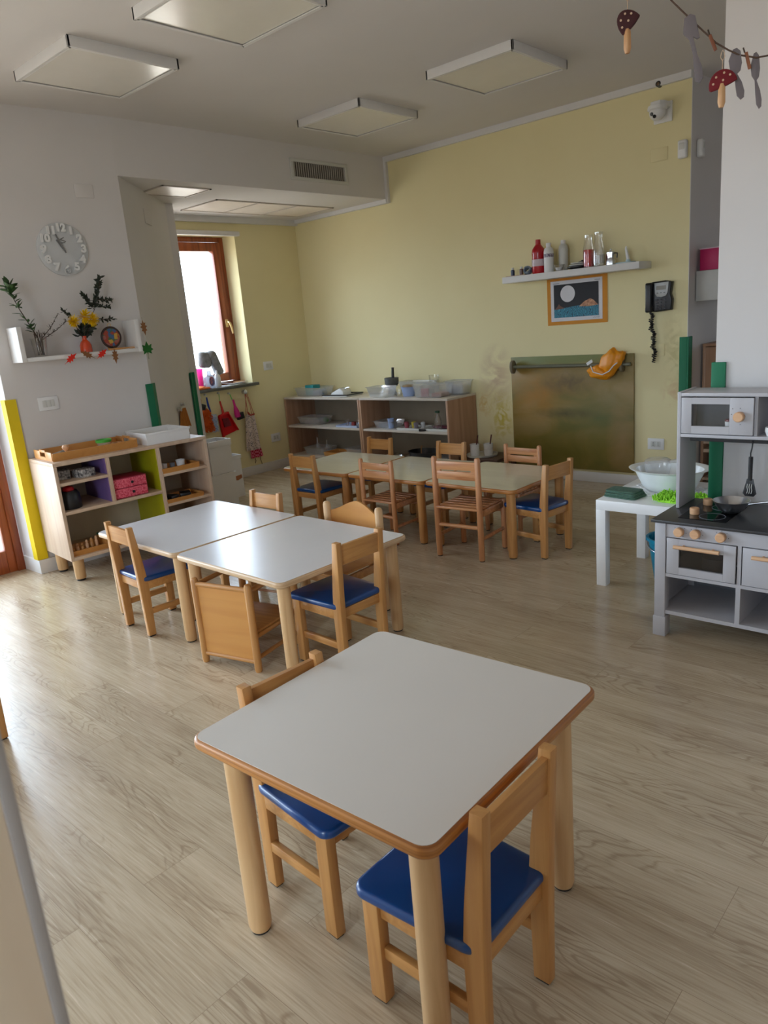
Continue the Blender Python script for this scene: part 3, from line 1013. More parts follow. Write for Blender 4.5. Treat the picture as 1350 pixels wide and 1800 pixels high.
# painted round plate on a stand (plain stand-in picture)
pp = thing('painted_plate', 'round dark-rimmed plate with a colourful painting on the small shelf', 'plate', (-4.63, 2.475, sz+0.008), WR)
disc_x([(0, 0), (0.066, 0), (0.07, 0.005), (0.066, 0.010), (0.058, 0.008), (0, 0.008)], (0, 0, 0.074)).build('rim', mat('plate_dark_rim', srgb(52, 32, 24), 0.4), pp)
pm = bpy.data.materials.new('plate_painting')
pm.use_nodes = True
nt = pm.node_tree
b = nt.nodes['Principled BSDF']
vn = nt.nodes.new('ShaderNodeTexVoronoi')
vn.inputs['Scale'].default_value = 48
tcn = nt.nodes.new('ShaderNodeTexCoord')
rp = nt.nodes.new('ShaderNodeValToRGB')
rp.color_ramp.interpolation = 'CONSTANT'
for k, (p_, c_l) in enumerate(((0, srgb(150, 60, 40)), (0.3, srgb(190, 150, 60)), (0.5, srgb(60, 90, 130)), (0.65, srgb(150, 90, 80)), (0.82, srgb(70, 100, 60)))):
    if k < 2:
        e = rp.color_ramp.elements[k]
        e.position = p_
    else:
        e = rp.color_ramp.elements.new(p_)
    e.color = c_l
nt.links.new(tcn.outputs['Object'], vn.inputs['Vector'])
sepc = nt.nodes.new('ShaderNodeSeparateColor')
nt.links.new(vn.outputs['Color'], sepc.inputs[0])
nt.links.new(sepc.outputs[0], rp.inputs[0])
nt.links.new(rp.outputs[0], b.inputs['Base Color'])
disc_x([(0, 0.008), (0.056, 0.008), (0.055, 0.0105), (0, 0.0105)], (0, 0, 0.074)).build('painting', pm, pp)
MB().lathe([(0.010, 0.0), (0.013, 0.0), (0.013, 0.004), (0.010, 0.004), (0.010, 0.0)], (0.002, 0, 0.15), n=16, rot=(0, R(90), 0)).build('hanging_ring', mat('brass', srgb(226, 196, 140), 0.3, metal=0.6), pp)
MB().box((-0.012, 0.0, 0.03), (0.008, 0.06, 0.075), rot=(0, R(-18), 0)).build('stand', W_ch_v, pp)
g = MB()
g.prism([(0.0, -0.09), (0.03, -0.07), (0.045, -0.02), (0.03, 0.03), (0.05, 0.07), (0.02, 0.095), (-0.02, 0.08), (-0.04, 0.03), (-0.03, -0.05)], 0, 0.012, bev=0.002)
solo('wood_slice', 'flat irregular slice of wood at the right end of the small shelf', 'wood slice', g, W_ply, (-4.615, 2.525, sz))

# paper leaves pinned along the shelf
def maple(kind):
    if kind == 'oak':
        r = [(0, -0.055), (0.006, -0.03), (0.020, -0.032), (0.012, -0.014), (0.027, -0.008), (0.013, 0.006), (0.022, 0.022), (0.010, 0.024), (0.0, 0.055)]
    else:
        r = [(0, -0.045), (0.004, -0.022), (0.03, -0.035), (0.026, -0.015), (0.045, -0.006), (0.030, 0.006), (0.036, 0.030), (0.014, 0.020), (0.0, 0.050)]
    return r + [(-x, y) for x, y in reversed(r[1:-1])]
def paper_leaf(y, z, rot, m, label, kind='oak', s=1.0):
    g = MB()
    g.prism([(a*s, b_*s) for a, b_ in maple(kind)], 0, 0.0015, Bs @ Matrix.Rotation(rot, 4, 'Z'))
    g.tube([(0.001, 0.045*s*math.sin(rot)*1, -0.045*s*math.cos(rot)), (0.001, 0.068*s*math.sin(rot), -0.068*s*math.cos(rot))], 0.0012, 5)
    solo('felt_leaf', label, 'leaf', g, m, (-4.532+0.001, y, z), group='felt leaves strung along the small shelf')
M_lr = mat('red_felt', srgb(214, 34, 10), 0.8)
M_lb = mat('brown_felt', srgb(132, 86, 48), 0.8)
M_lg = mat('green_felt', srgb(26, 96, 30), 0.8)
paper_leaf(2.14, 1.335, R(-55), M_lr, 'red felt leaf furthest left on the shelf front', s=0.85)
paper_leaf(2.245, 1.348, R(60), M_lb, 'brown felt leaf between the two red leaves on the shelf front', s=0.85)
paper_leaf(2.345, 1.345, R(-55), M_lr, 'red felt leaf near the painted plate on the shelf front', s=0.8)
paper_leaf(2.43, 1.322, R(180), M_lb, 'brown felt leaf hanging below the painted plate', s=0.9)
paper_leaf(2.665, 1.348, R(0), M_lg, 'green maple felt leaf at the right end of the shelf', kind='maple', s=1.0)
paper_leaf(2.665, 1.485, R(185), M_lb, 'brown felt leaf above the green one at the shelf end', s=0.95)
solo('leaf_string', 'thin string carrying the felt leaves along the small shelf', 'string',
     MB().tube([(-4.534, 2.10, 1.352), (-4.533, 2.24, 1.362), (-4.533, 2.36, 1.356), (-4.532, 2.52, 1.36), (-4.532, 2.665, 1.38), (-4.532, 2.665, 1.545)], 0.0012, 5), M_greyplast)

# ------------------------------------------------------------------ low cabinet at the left
cb = thing('low_cabinet', 'low pale wooden cabinet with purple and yellow inside panels and round legs', 'cabinet', (-4.755, 1.832, 0))
D, L_ = 0.425, 1.015
BEFORE = set(o.name for o in bpy.data.objects if o.parent is None and o.name != 'low_cabinet')
zt, zb_ = 0.750, 0.145
MB().bx(0, D, 0, L_, zt-0.022, zt, bev=0.002).build('top', W_cab, cb)
MB().bx(0, D, 0, 0.02, zb_, zt-0.022, bev=0.001).build('side_panel', W_cab, cb)
MB().bx(0, D, L_-0.02, L_, zb_, zt-0.022, bev=0.001).build('side_panel', W_cab, cb)
MB().bx(0, D, 0.02, L_-0.02, zb_, zb_+0.02, bev=0.001).build('bottom_board', W_cab, cb)
MB().bx(0.0, 0.012, 0.02, L_-0.02, zb_+0.02, zt-0.022).build('back_panel', mat('cream_board', srgb(196, 184, 164), 0.6), cb)
y1 = 0.318
y2 = 0.652
MB().bx(0.012, D, y2, y2+0.02, zb_+0.02, zt-0.022, bev=0.001).build('divider', W_cab, cb)
MB().bx(0.012, D, y1, y1+0.02, 0.45, zt-0.022, bev=0.001).build('divider', W_cab, cb)
MB().bx(0.012, D-0.004, 0.02, y2, 0.43, 0.45, bev=0.001).build('shelf', W_cab, cb)
MB().bx(0.012, D-0.004, 0.02, y1, 0.607, 0.625, bev=0.001).build('shelf', W_cab, cb)
MB().bx(0.012, D-0.004, y2+0.02, L_-0.02, 0.535, 0.553, bev=0.001).build('shelf', W_cab, cb)
MB().bx(0.012, D-0.004, y2+0.02, L_-0.02, 0.335, 0.353, bev=0.001).build('shelf', W_cab, cb)
pl = mat('purple_panel', srgb(124, 98, 158), 0.5)
yl = mat('yellow_green_panel', srgb(176, 172, 20), 0.5)
MB().bx(0.012, D-0.02, y1-0.004, y1, 0.625, zt-0.022).build('coloured_panel', pl, cb)
MB().bx(0.012, D-0.02, y1-0.004, y1, 0.45, 0.607).build('coloured_panel', pl, cb)
MB().bx(0.012, D-0.02, y2-0.004, y2, 0.45, zt-0.022).build('coloured_panel', yl, cb)
MB().bx(0.012, D-0.02, y2-0.004, y2, zb_+0.02, 0.43).build('coloured_panel', yl, cb)
for (x, y) in ((0.055, 0.06), (0.355, 0.06), (0.055, L_-0.06), (0.355, L_-0.06)):
    lg = MB().lathe([(0, 0.012), (0.030, 0.012), (0.032, 0.016), (0.034, zb_)], (x, y, 0), n=24).build('leg', W_leg, cb)
    MB().lathe([(0, 0), (0.026, 0), (0.026, 0.013), (0, 0.013)], (x, y, 0), n=20).build('foot_pad', M_rub, lg)

# wooden tray on the cabinet
def tray(name, label, loc, rz, lx, ly, h=0.05, m=None, handles=True, th=0.009, flare=0.012):
    t = thing(name, label, 'tray', loc, rz)
    m = m or W_ply
    MB().bx(-lx/2, lx/2, -ly/2, ly/2, 0, 0.006).build('base', m, t)
    for s in (-1, 1):
        g = MB()
        g.prism([(s*(lx/2-th), 0.006), (s*lx/2, 0.006), (s*(lx/2+flare), h), (s*(lx/2+flare-th), h)], -ly/2, ly/2, Matrix(((1, 0, 0, 0), (0, 0, 1, 0), (0, 1, 0, 0), (0, 0, 0, 1))))
        g.build('long_side', m, t)
    for s in (-1, 1):
        g = MB()
        w_ = lx/2
        y_ = s*ly/2
        if handles:
            g.bx(-w_, -0.045, y_-th/2, y_+th/2, 0.006, h+0.006, bev=0.001)
            g.bx(0.045, w_, y_-th/2, y_+th/2, 0.006, h+0.006, bev=0.001)
            g.bx(-0.045, 0.045, y_-th/2, y_+th/2, 0.006, h*0.45)
            g.bx(-0.05, 0.05, y_-th/2, y_+th/2, h*0.95, h+0.014, bev=0.002)
        else:
            g.bx(-w_, w_, y_-th/2, y_+th/2, 0.006, h, bev=0.001)
        g.build('short_side', m, t)
    return t
tray('serving_tray', 'long wooden tray with cut-out handles on top of the low cabinet', (-4.545, 2.125, zt), 0, 0.30, 0.53, 0.05)
ti = zt+0.0065
g = MB().lathe([(0, 0), (0.017, 0), (0.018, 0.012), (0.008, 0.02), (0.007, 0.04), (0.018, 0.052), (0.021, 0.064), (0.014, 0.076), (0, 0.078)], n=20)
solo('wooden_pestle', 'little turned wooden knob standing at the near end of the wooden tray', 'pestle', g, W_pale, (-4.45, 1.965, ti))
t = thing('plastic_bowl', 'small round bowl with a bright green rim in the wooden tray', 'bowl', (-4.56, 2.245, ti))
MB().lathe([(0, 0), (0.032, 0), (0.046, 0.042), (0.044, 0.042), (0.030, 0.004), (0, 0.004)]).build('body', M_tub, t)
MB().lathe([(0.046, 0.040), (0.049, 0.040), (0.050, 0.056), (0.046, 0.057), (0.044, 0.042), (0.046, 0.040)]).build('rim', mat('lime_plastic', srgb(70, 176, 60), 0.4), t)
g = MB().tube([(0, -0.05, 0.012), (0.01, 0.02, 0.016), (0.0, 0.07, 0.012)], [0.012, 0.009, 0.006], 10).box((-0.03, -0.03, 0.012), (0.02, 0.09, 0.02), bev=0.004)
solo('paper_roll', 'crumpled pale packet lying in the middle of the wooden tray', 'packet', g, M_whiteplast, (-4.52, 2.07, ti))
g = MB()
for k in range(3):
    g.tube([(0.02*k, -0.04, 0.008+0.004*k), (0.02*k-0.01, 0.05, 0.010+0.01*k)], 0.006, 8)
solo('tongs', 'metal tongs lying at the near end of the wooden tray', 'tongs', g, M_steel, (-4.60, 1.955, ti))
g = MB().lathe([(0.022, 0), (0.032, 0), (0.032, 0.018), (0.022, 0.018), (0.022, 0)], n=24)
solo('wooden_ring', 'thick wooden ring in the far end of the wooden tray', 'ring', g, W_pale, (-4.60, 2.345, ti+0.001))
# white box
def bin_box(name, label, loc, lx, ly, h, rz=0, m=None, rim=0.012, cat='box'):
    t = thing(name, label, cat, loc, rz)
    m = m or M_whiteplast
    th = 0.004
    g = MB()
    g.bx(-lx/2, lx/2, -ly/2, ly/2, 0, th)
    g.bx(-lx/2, -lx/2+th, -ly/2, ly/2, th, h)
    g.bx(lx/2-th, lx/2, -ly/2, ly/2, th, h)
    g.bx(-lx/2+th, lx/2-th, -ly/2, -ly/2+th, th, h)
    g.bx(-lx/2+th, lx/2-th, ly/2-th, ly/2, th, h)
    g.build('body', m, t)
    g = MB()
    r = rim
    o_ = 0.006
    g.bx(-lx/2-o_, lx/2+o_, -ly/2-o_, -ly/2+0.002, h-r, h+0.002, bev=0.0015)
    g.bx(-lx/2-o_, lx/2+o_, ly/2-0.002, ly/2+o_, h-r, h+0.002, bev=0.0015)
    g.bx(-lx/2-o_, -lx/2+0.002, -ly/2, ly/2, h-r, h+0.002, bev=0.0015)
    g.bx(lx/2-0.002, lx/2+o_, -ly/2, ly/2, h-r, h+0.002, bev=0.0015)
    g.build('rim', m, t)
    return t
bin_box('storage_box', 'shallow white plastic box on top of the low cabinet', (-4.51, 2.595, zt), 0.30, 0.305, 0.075)
bin_box('storage_box', 'deep white plastic box with wide rim behind the cabinet, topmost of its stack', (-5.175, 3.50, 0.285), 0.20, 0.215, 0.275, rim=0.05)
t = bin_box('storage_box', 'white box carrying the deep rimmed box behind the low cabinet', (-5.175, 3.49, 0.0), 0.22, 0.24, 0.283, rim=0.006)
t = bin_box('storage_box', 'smaller white bin with a torn brown label beside the stacked boxes', (-5.37, 3.765, 0.0), 0.18, 0.15, 0.37, rim=0.03)
MB().prism([(-0.065, 0.15), (-0.02, 0.155), (0.02, 0.15), (0.065, 0.165), (0.06, 0.195), (0.0, 0.19), (-0.065, 0.198)], 0.0905, 0.0925, Bs).build('torn_label', mat('brown_kraft', srgb(170, 108, 70), 0.8), t)

# contents of the cabinet
def small_box(name, label, cat, loc, d, m, rz=0, bev=0.003):
    return solo(name, label, cat, MB().box((0, 0, d[2]/2), d, bev=bev), m, loc, rz)
spk = mat('speckled_card', srgb(210, 206, 200), 0.6, noise=0, nscale=60, col2=srgb(30, 30, 40))
small_box('card_box', 'black and white patterned little box on the top left cabinet shelf', 'box', (-4.44, 2.04, 0.625), (0.10, 0.10, 0.05), spk, 0.2)
small_box('card_box', 'second patterned little box nearer the side panel on the top left cabinet shelf', 'box', (-4.50, 1.93, 0.625), (0.10, 0.08, 0.055), spk, -0.15)
t = thing('toy_pot', 'black pot with a red dome lid in the lower left cabinet opening', 'pot', (-4.43, 1.925, 0.45))
MB().lathe([(0, 0), (0.062, 0), (0.066, 0.01), (0.062, 0.09), (0.05, 0.11), (0, 0.112)], n=20).build('body', M_black, t)
MB().lathe([(0.034, 0.108), (0.036, 0.114), (0.03, 0.13), (0.014, 0.138), (0, 0.139)], n=20).build('lid', M_red, t)
# red patterned chest
rp_m = mat('red_patterned_card', srgb(196, 24, 60), 0.5, nscale=90, col2=srgb(236, 120, 140))
t = thing('keepsake_chest', 'red patterned two drawer chest on the middle cabinet shelf', 'chest', (-4.44, 2.285, 0.45))
MB().box((0, 0, 0.065), (0.17, 0.225, 0.13), bev=0.003).build('body', mat('dark_red_card', srgb(140, 14, 44), 0.5), t)
for z in (0.034, 0.096):
    dr = MB().box((0.086, 0, z), (0.006, 0.215, 0.056), bev=0.001).build('drawer', rp_m, t)
    MB().lathe([(0, 0), (0.006, 0), (0.009, 0.01), (0, 0.012)], (0.089, 0.01, z), n=12, rot=(0, R(90), 0)).build('knob', M_black, dr)
# right compartments
tray('wooden_tray', 'small wooden tray with white cups on the upper right cabinet shelf', (-4.42, 2.635, 0.553), 0, 0.17, 0.27, 0.035, handles=False)
for (y, r_, h_) in ((2.56, 0.022, 0.045), (2.62, 0.018, 0.04), (2.68, 0.03, 0.052)):
    solo('cup', {2.56: 'little white cup at the left end of the small wooden tray', 2.62: 'grey cup in the middle of the small wooden tray', 2.68: 'widest pale cup at the right of the small wooden tray'}[y], 'cup',
         MB().lathe([(0, 0), (r_*0.8, 0), (r_, h_), (r_*0.9, h_), (r_*0.7, 0.003), (0, 0.003)]), M_whiteplast if y != 2.62 else mat('grey_glaze', srgb(120, 124, 130), 0.4), (-4.42, y, 0.5595))
tray('wooden_tray', 'small wooden tray with black pieces on the middle right cabinet shelf', (-4.42, 2.635, 0.353), 0, 0.17, 0.27, 0.028, handles=False)
for (y, r_) in ((2.57, 0.3), (2.68, -0.4)):
    small_box('black_block', 'black wooden block %s in the lower right tray' % ('furthest left' if y < 2.65 else 'furthest right'), 'block', (-4.42, y, 0.3595), (0.10, 0.07, 0.03), M_black, r_)
# bottom tray with pegs
tray('peg_tray', 'wooden tray of pegs on the bottom board of the low cabinet', (-4.44, 2.03, 0.165), 0, 0.17, 0.36, 0.035, handles=False)
i = 0
for y in (1.875, 1.905, 1.935, 1.965, 1.995, 2.025):
    h_ = (0.05, 0.06, 0.055, 0.07, 0.075, 0.08)[i]
    solo('wooden_peg', 'small wooden peg standing in a row in the bottom tray', 'peg',
         MB().lathe([(0, 0), (0.009, 0), (0.010, h_*0.6), (0.006, h_*0.7), (0.009, h_*0.85), (0.005, h_), (0, h_)], n=12), W_pale if i % 2 else W_ch_v, (-4.40, y, 0.1715), group='pegs in the bottom tray')
    i += 1
t = thing('green_domino_box', 'wooden box with a green dotted lid at the far end of the bottom tray', 'box', (-4.44, 2.13, 0.1715))
MB().box((0, 0, 0.03), (0.12, 0.12, 0.06), bev=0.002).build('body', W_ply, t)
MB().box((0, 0, 0.066), (0.12, 0.12, 0.012), bev=0.002).build('lid', M_green, t)

# everything on and in the cabinet stands square to it, and it follows the wall
for o in [o for o in bpy.data.objects if o.parent is None and o.name not in BEFORE and not o.name.startswith('tmp')]:
    if o.location.x < -4.9:
        continue
    p = Vector((o.location.x+4.76, o.location.y-1.815, 0))
    p.rotate(Euler((0, 0, WR)))
    o.location = (-4.755+p.x, 1.832+p.y, o.location.z)
    o.rotation_euler = (o.rotation_euler.x, o.rotation_euler.y, o.rotation_euler.z+WR)

# ------------------------------------------------------------------ orange apron on the slanted wall
def cloth_prism(pts, th, wav=0.0):
    return pts
t = thing('ochre_cloth', 'ochre cloth hanging in folds from a hook on the slanted white wall', 'cloth', (-5.15, 3.235, 0.86), math.atan2(0.79, 0.845))
def drape(w0, w1, h, folds, amp, th=0.004, n=24, m=10, jag=0.0, lean=0.0, ph=0.0):
    """hanging cloth in the local y-z plane, top at z=0, facing +x"""
    b_ = bmesh.new()
    grid = []
    for side in (0, 1):
        gg = []
        for j in range(m+1):
            v_ = j/m
            row = []
            for i in range(n+1):
                u_ = i/n-0.5
                ww = w0+(w1-w0)*v_**0.8
                x = amp*(0.4+v_)*math.sin(folds*2*PI*u_+ph)+amp*1.3+(th if side else 0)
                z = -h*v_-jag*math.sin(u_*9+1)*v_
                row.append(b_.verts.new((x, u_*ww+lean*v_, z)))
            gg.append(row)
        grid.append(gg)
    for gg in grid:
        for j in range(m):
            for i in range(n):
                b_.faces.new((gg[j][i], gg[j][i+1], gg[j+1][i+1], gg[j+1][i]))
    A, B_ = grid
    for j in range(m):
        b_.faces.new((A[j][0], A[j+1][0], B_[j+1][0], B_[j][0]))
        b_.faces.new((A[j][n], B_[j][n], B_[j+1][n], A[j+1][n]))
    for i in range(n):
        b_.faces.new((A[0][i], B_[0][i], B_[0][i+1], A[0][i+1]))
        b_.faces.new((A[m][i], A[m][i+1], B_[m][i+1], B_[m][i]))
    bmesh.ops.recalc_face_normals(b_, faces=b_.faces)
    q = MB()
    q._merge(b_)
    return q
q = drape(0.11, 0.20, 0.17, 2.5, 0.014, jag=0.02)
q.build('cloth', mat('ochre_fabric', srgb(176, 112, 46), 0.9, noise=0.06, nscale=30), t)
MB().lathe([(0, 0), (0.012, 0), (0.010, 0.02), (0.016, 0.03), (0, 0.034)], (0, -0.085, 0.0), n=14, rot=(0, R(90), 0)).build('hook_knob', M_steel, t)
MB().lathe([(0, 0), (0.012, 0), (0.010, 0.02), (0.016, 0.03), (0, 0.034)], (0, 0.035, 0.03), n=14, rot=(0, R(90), 0)).build('hook_knob', M_steel, t)

# ------------------------------------------------------------------ hanging things below the window
HX = -5.97
def hook(y, z, label, m=None):
    solo('wall_hook', label, 'hook', MB().lathe([(0, 0), (0.01, 0), (0.006, 0.012), (0.009, 0.02), (0, 0.023)], rot=(0, R(90), 0), n=14), m or M_steel, (-5.98, y, z), group='hooks under the window sill')
hook(3.97, 0.845, 'small hook holding the orange feather duster')
hook(4.035, 0.862, 'small hook holding the white brush with blue handle')
hook(4.185, 0.86, 'small hook holding the red dustpan')
hook(4.305, 0.842, 'small hook holding the magenta hand brush')
t = thing('feather_duster', 'orange shaggy microfibre duster hanging from black handle under the window', 'duster', (HX+0.01, 3.965, 0.76))
g = MB()
for i in range(420):
    y, z = random.uniform(-0.075, 0.10), random.uniform(-0.22, -0.02)
    if abs(y-0.01) > 0.05+0.16*(-z):
        continue
    g.tube([(0.01, y, z), (0.03+random.random()*0.02, y+random.uniform(-.012, .012), z-0.012), (0.03+random.random()*0.02, y+random.uniform(-.02, .02), z-0.026)], 0.0035, 5)
g.build('bristles', mat('orange_microfibre', srgb(206, 88, 20), 0.9), t)
MB().box((0.012, 0.012, -0.12), (0.018, 0.10, 0.18), bev=0.006).build('pad', mat('orange_microfibre', srgb(206, 88, 20), 0.9), t)
MB().box((0.02, -0.01, 0.0), (0.03, 0.085, 0.06), rot=(R(-20), 0, 0), bev=0.008).build('clamp', M_black, t)
MB().tube([(0.01, 0.0, 0.03), (0.012, 0.0, 0.075)], 0.004, 8).build('loop', mat('orange_cord', srgb(190, 120, 60), 0.7), t)
t = thing('toilet_brush', 'fluffy white brush with blue handle hanging under the window', 'brush', (HX+0.02, 4.045, 0.70))
MB().tube([(0, -0.012, 0.14), (0, -0.005, 0.06), (0, 0.012, 0)], [0.007, 0.010, 0.006], 10).build('handle', mat('blue_plastic', srgb(20, 60, 150), 0.4), t)
g = MB()
for i in range(260):
    a = random.uniform(0, 2*PI)
    z = random.uniform(-0.19, -0.03)
    c = Vector((0, 0.035, z))
    d = Vector((math.cos(a)*0.6, math.sin(a), random.uniform(-.3, .3)))
    g.tube([c, c+d*0.025, c+d*0.038+Vector((0, 0, -0.006))], 0.004, 4)
g.build('bristles', mat('white_blue_bristle', srgb(214, 220, 232), 0.9, nscale=60, col2=srgb(150, 176, 214)), t)
# red dustpan
t = thing('dustpan', 'red plastic dustpan hanging by its handle under the window', 'dustpan', (HX, 4.20, 0.665))
g = MB()
g.prism([(-0.055, -0.02), (0.05, 0.0), (0.145, -0.185), (-0.035, -0.225)], 0.0, 0.006, Bs)
g.prism([(-0.058, -0.02), (-0.048, -0.02), (-0.03, -0.225), (-0.04, -0.225)], 0.0, 0.03, Bs)
g.prism([(0.044, 0.0), (0.054, 0.0), (0.15, -0.185), (0.14, -0.185)], 0.0, 0.03, Bs)
g.prism([(-0.058, -0.028), (-0.05, -0.012), (0.05, 0.01), (0.054, -0.008)], 0.0, 0.035, Bs)
g.build('pan', mat('red_plastic', srgb(206, 14, 22), 0.35), t)
MB().tube([(0.015, 0.0, -0.005), (0.018, -0.012, 0.06), (0.014, -0.02, 0.12)], [0.014, 0.010, 0.008], 10).build('handle', mat('dull_red_plastic', srgb(190, 50, 34), 0.4), t)
MB().tube([(0.012, -0.02, 0.11), (0.006, -0.015, 0.15), (0.006, -0.015, 0.185)], 0.003, 6).build('hanging_loop', mat('lime_plastic', srgb(70, 176, 60), 0.4), t)
MB().prism([(-0.02, -0.05), (0.05, -0.05), (0.075, -0.13), (-0.005, -0.135)], 0.006, 0.02, Bs).build('clipped_brush', mat('maroon_bristle', srgb(110, 16, 30), 0.8), t)
t = thing('hand_brush', 'magenta hand brush with black bristles hanging beside the dustpan', 'brush', (HX+0.035, 4.33, 0.65))
MB().tube([(0, -0.01, 0.13), (0, 0.0, 0.07), (0.002, 0.01, 0.02), (0.002, 0.02, -0.04)], [0.010, 0.012, 0.026, 0.030], 12).build('handle', mat('magenta_plastic', srgb(198, 20, 120), 0.4), t)
MB().box((0.004, 0.045, -0.035), (0.04, 0.075, 0.065), rot=(R(10), 0, 0), bev=0.006).build('bristles', M_black, t)
MB().tube([(-0.01, -0.01, 0.12), (-0.03, -0.022, 0.19)], 0.005, 6).build('hanging_loop', mat('lime_plastic', srgb(70, 176, 60), 0.4), t)
solo('wall_hook', 'chrome knob hook holding the patterned aprons', 'hook', MB().lathe([(0, 0), (0.018, 0), (0.014, 0.02), (0.022, 0.03), (0.022, 0.045), (0, 0.05)], rot=(0, R(90), 0), n=18), M_steel, (-5.98, 4.48, 0.835))
def print_fabric(name, base, dot, sc, thr):
    m = bpy.data.materials.new(name)
    m.use_nodes = True
    nt = m.node_tree
    b_ = nt.nodes['Principled BSDF']
    b_.inputs['Roughness'].default_value = 0.9
    t_ = nt.nodes.new('ShaderNodeTexCoord')
    v_ = nt.nodes.new('ShaderNodeTexVoronoi')
    v_.inputs['Scale'].default_value = sc
    r_ = nt.nodes.new('ShaderNodeValToRGB')
    r_.color_ramp.interpolation = 'CONSTANT'
    r_.color_ramp.elements[0].color = dot
    r_.color_ramp.elements[1].position = thr
    r_.color_ramp.elements[1].color = base
    nt.links.new(t_.outputs['Object'], v_.inputs['Vector'])
    nt.links.new(v_.outputs['Distance'], r_.inputs[0])
    nt.links.new(r_.outputs[0], b_.inputs['Base Color'])
    return m
def check_fabric(name, c1, c2, sc):
    m = bpy.data.materials.new(name)
    m.use_nodes = True
    nt = m.node_tree
    b_ = nt.nodes['Principled BSDF']
    b_.inputs['Roughness'].default_value = 0.9
    t_ = nt.nodes.new('ShaderNodeTexCoord')
    v_ = nt.nodes.new('ShaderNodeTexChecker')
    v_.inputs['Scale'].default_value = sc
    v_.inputs['Color1'].default_value = c1
    v_.inputs['Color2'].default_value = c2
    nt.links.new(t_.outputs['Object'], v_.inputs['Vector'])
    nt.links.new(v_.outputs['Color'], b_.inputs['Base Color'])
    return m
t = thing('checked_apron', 'red and white checked apron hanging behind the flowered one', 'apron', (HX, 4.505, 0.50))
q = drape(0.07, 0.15, 0.33, 2.0, 0.008, lean=0.035)
q.build('cloth', check_fabric('red_gingham', srgb(176, 20, 52), srgb(220, 120, 150), 60), t)
MB().tube([(0.012, 0.0, -0.32), (0.014, 0.01, -0.36), (0.012, 0.0, -0.385)], 0.003, 5).tube([(0.012, 0.08, -0.30), (0.014, 0.07, -0.36), (0.012, 0.085, -0.41)], 0.003, 5).build('tie', mat('dark_ribbon', srgb(70, 24, 34), 0.8), t)
MB().tube([(0.0, 0.0, 0.0), (0.012, -0.02, 0.33)], 0.003, 5).build('neck_strap', mat('red_ribbon', srgb(170, 60, 40), 0.8), t)
t = thing('flowered_apron', 'cream child apron printed with small dark flowers on the chrome hook', 'apron', (HX+0.022, 4.495, 0.615))
q = drape(0.10, 0.175, 0.36, 2.0, 0.007, ph=1.0, lean=-0.01)
q.build('cloth', print_fabric('flower_print', srgb(206, 190, 182), srgb(48, 50, 70), 75, 0.32), t)
MB().tube([(0.012, -0.045, 0.0), (0.014, -0.03, 0.12), (0.008, -0.012, 0.215), (0.0, 0.0, 0.225), (0.014, 0.02, 0.12), (0.014, 0.05, -0.01)], 0.003, 6).tube([(0.006, -0.015, 0.215), (0.02, 0.012, 0.09), (0.02, 0.02, -0.01)], 0.003, 6).build('neck_strap', mat('red_ribbon', srgb(170, 60, 40), 0.8), t)
MB().tube([(0.02, -0.025, 0.02), (0.024, 0.0, -0.012), (0.022, 0.05, -0.006)], 0.008, 6).build('bow', mat('red_ribbon', srgb(170, 60, 40), 0.8), t)

# ------------------------------------------------------------------ things on the window sill
SZ = 0.913
t = thing('pink_jug', 'translucent pink measuring jug on the window sill', 'jug', (-6.03, 4.045, SZ))
MB().lathe([(0, 0), (0.026, 0), (0.032, 0.15), (0.036, 0.19), (0.033, 0.19), (0.029, 0.15), (0.023, 0.005), (0, 0.005)], n=20, scale=(1, 1, 1)).build('body', clear('pink_plastic', (1, 0.45, 0.8, 1), milky=0.5, mcol=srgb(255, 90, 190)), t)
MB().prism([(-0.036, 0.18), (-0.046, 0.225), (-0.02, 0.19)], -0.008, 0.008, Bs).build('spout', clear('pink_plastic'), t)
t = thing('detergent_bottle', 'white detergent bottle with an oval label on the window sill', 'bottle', (-6.0, 4.13, SZ))
MB().box((0, 0, 0.06), (0.05, 0.10, 0.12), bev=0.018, seg=4).box((0, 0, 0.135), (0.034, 0.045, 0.06), bev=0.014, seg=3).build('body', clear('frosted_bottle', milky=0.75, mcol=srgb(222, 228, 240)), t)
MB().lathe([(0, 0), (0.030, 0), (0.030, 0.002), (0, 0.002)], (0.0255, 0.005, 0.065), n=24, rot=(0, R(90), 0), scale=(1.5, 1, 1)).build('label', mat('bottle_label', srgb(210, 130, 120), 0.5, nscale=50, col2=srgb(60, 80, 130)), t)
t = thing('spray_bottle', 'clear spray bottle with a grey microfibre cloth draped over it', 'bottle', (-6.075, 4.13, SZ))
MB().lathe([(0, 0), (0.038, 0), (0.04, 0.01), (0.038, 0.14), (0.018, 0.18), (0.014, 0.22), (0, 0.22)], n=20).build('body', clear('spray_plastic', milky=0.3), t)
MB().box((0.01, 0, 0.25), (0.02, 0.07, 0.05), bev=0.008).build('trigger_head', M_whiteplast, t)
t = thing('grey_cloth', 'grey microfibre cloth draped over the bottles on the sill', 'cloth', (-6.06, 4.195, SZ+0.34))
MB().box((0.0, -0.05, -0.075), (0.07, 0.125, 0.15), rot=(R(-6), 0, 0), bev=0.028, seg=4).box((0.004, 0.02, -0.03), (0.075, 0.09, 0.07), rot=(R(12), 0, 0), bev=0.028, seg=4).box((0.0, 0.065, -0.12), (0.07, 0.095, 0.23), rot=(R(20), 0, 0), bev=0.026, seg=4).build('fold', mat('grey_microfibre', srgb(146, 146, 146), 0.95, noise=0.15, nscale=25), t)
t = thing('small_bottle', 'small white squeeze bottle right of the detergent on the sill', 'bottle', (-6.02, 4.235, SZ))
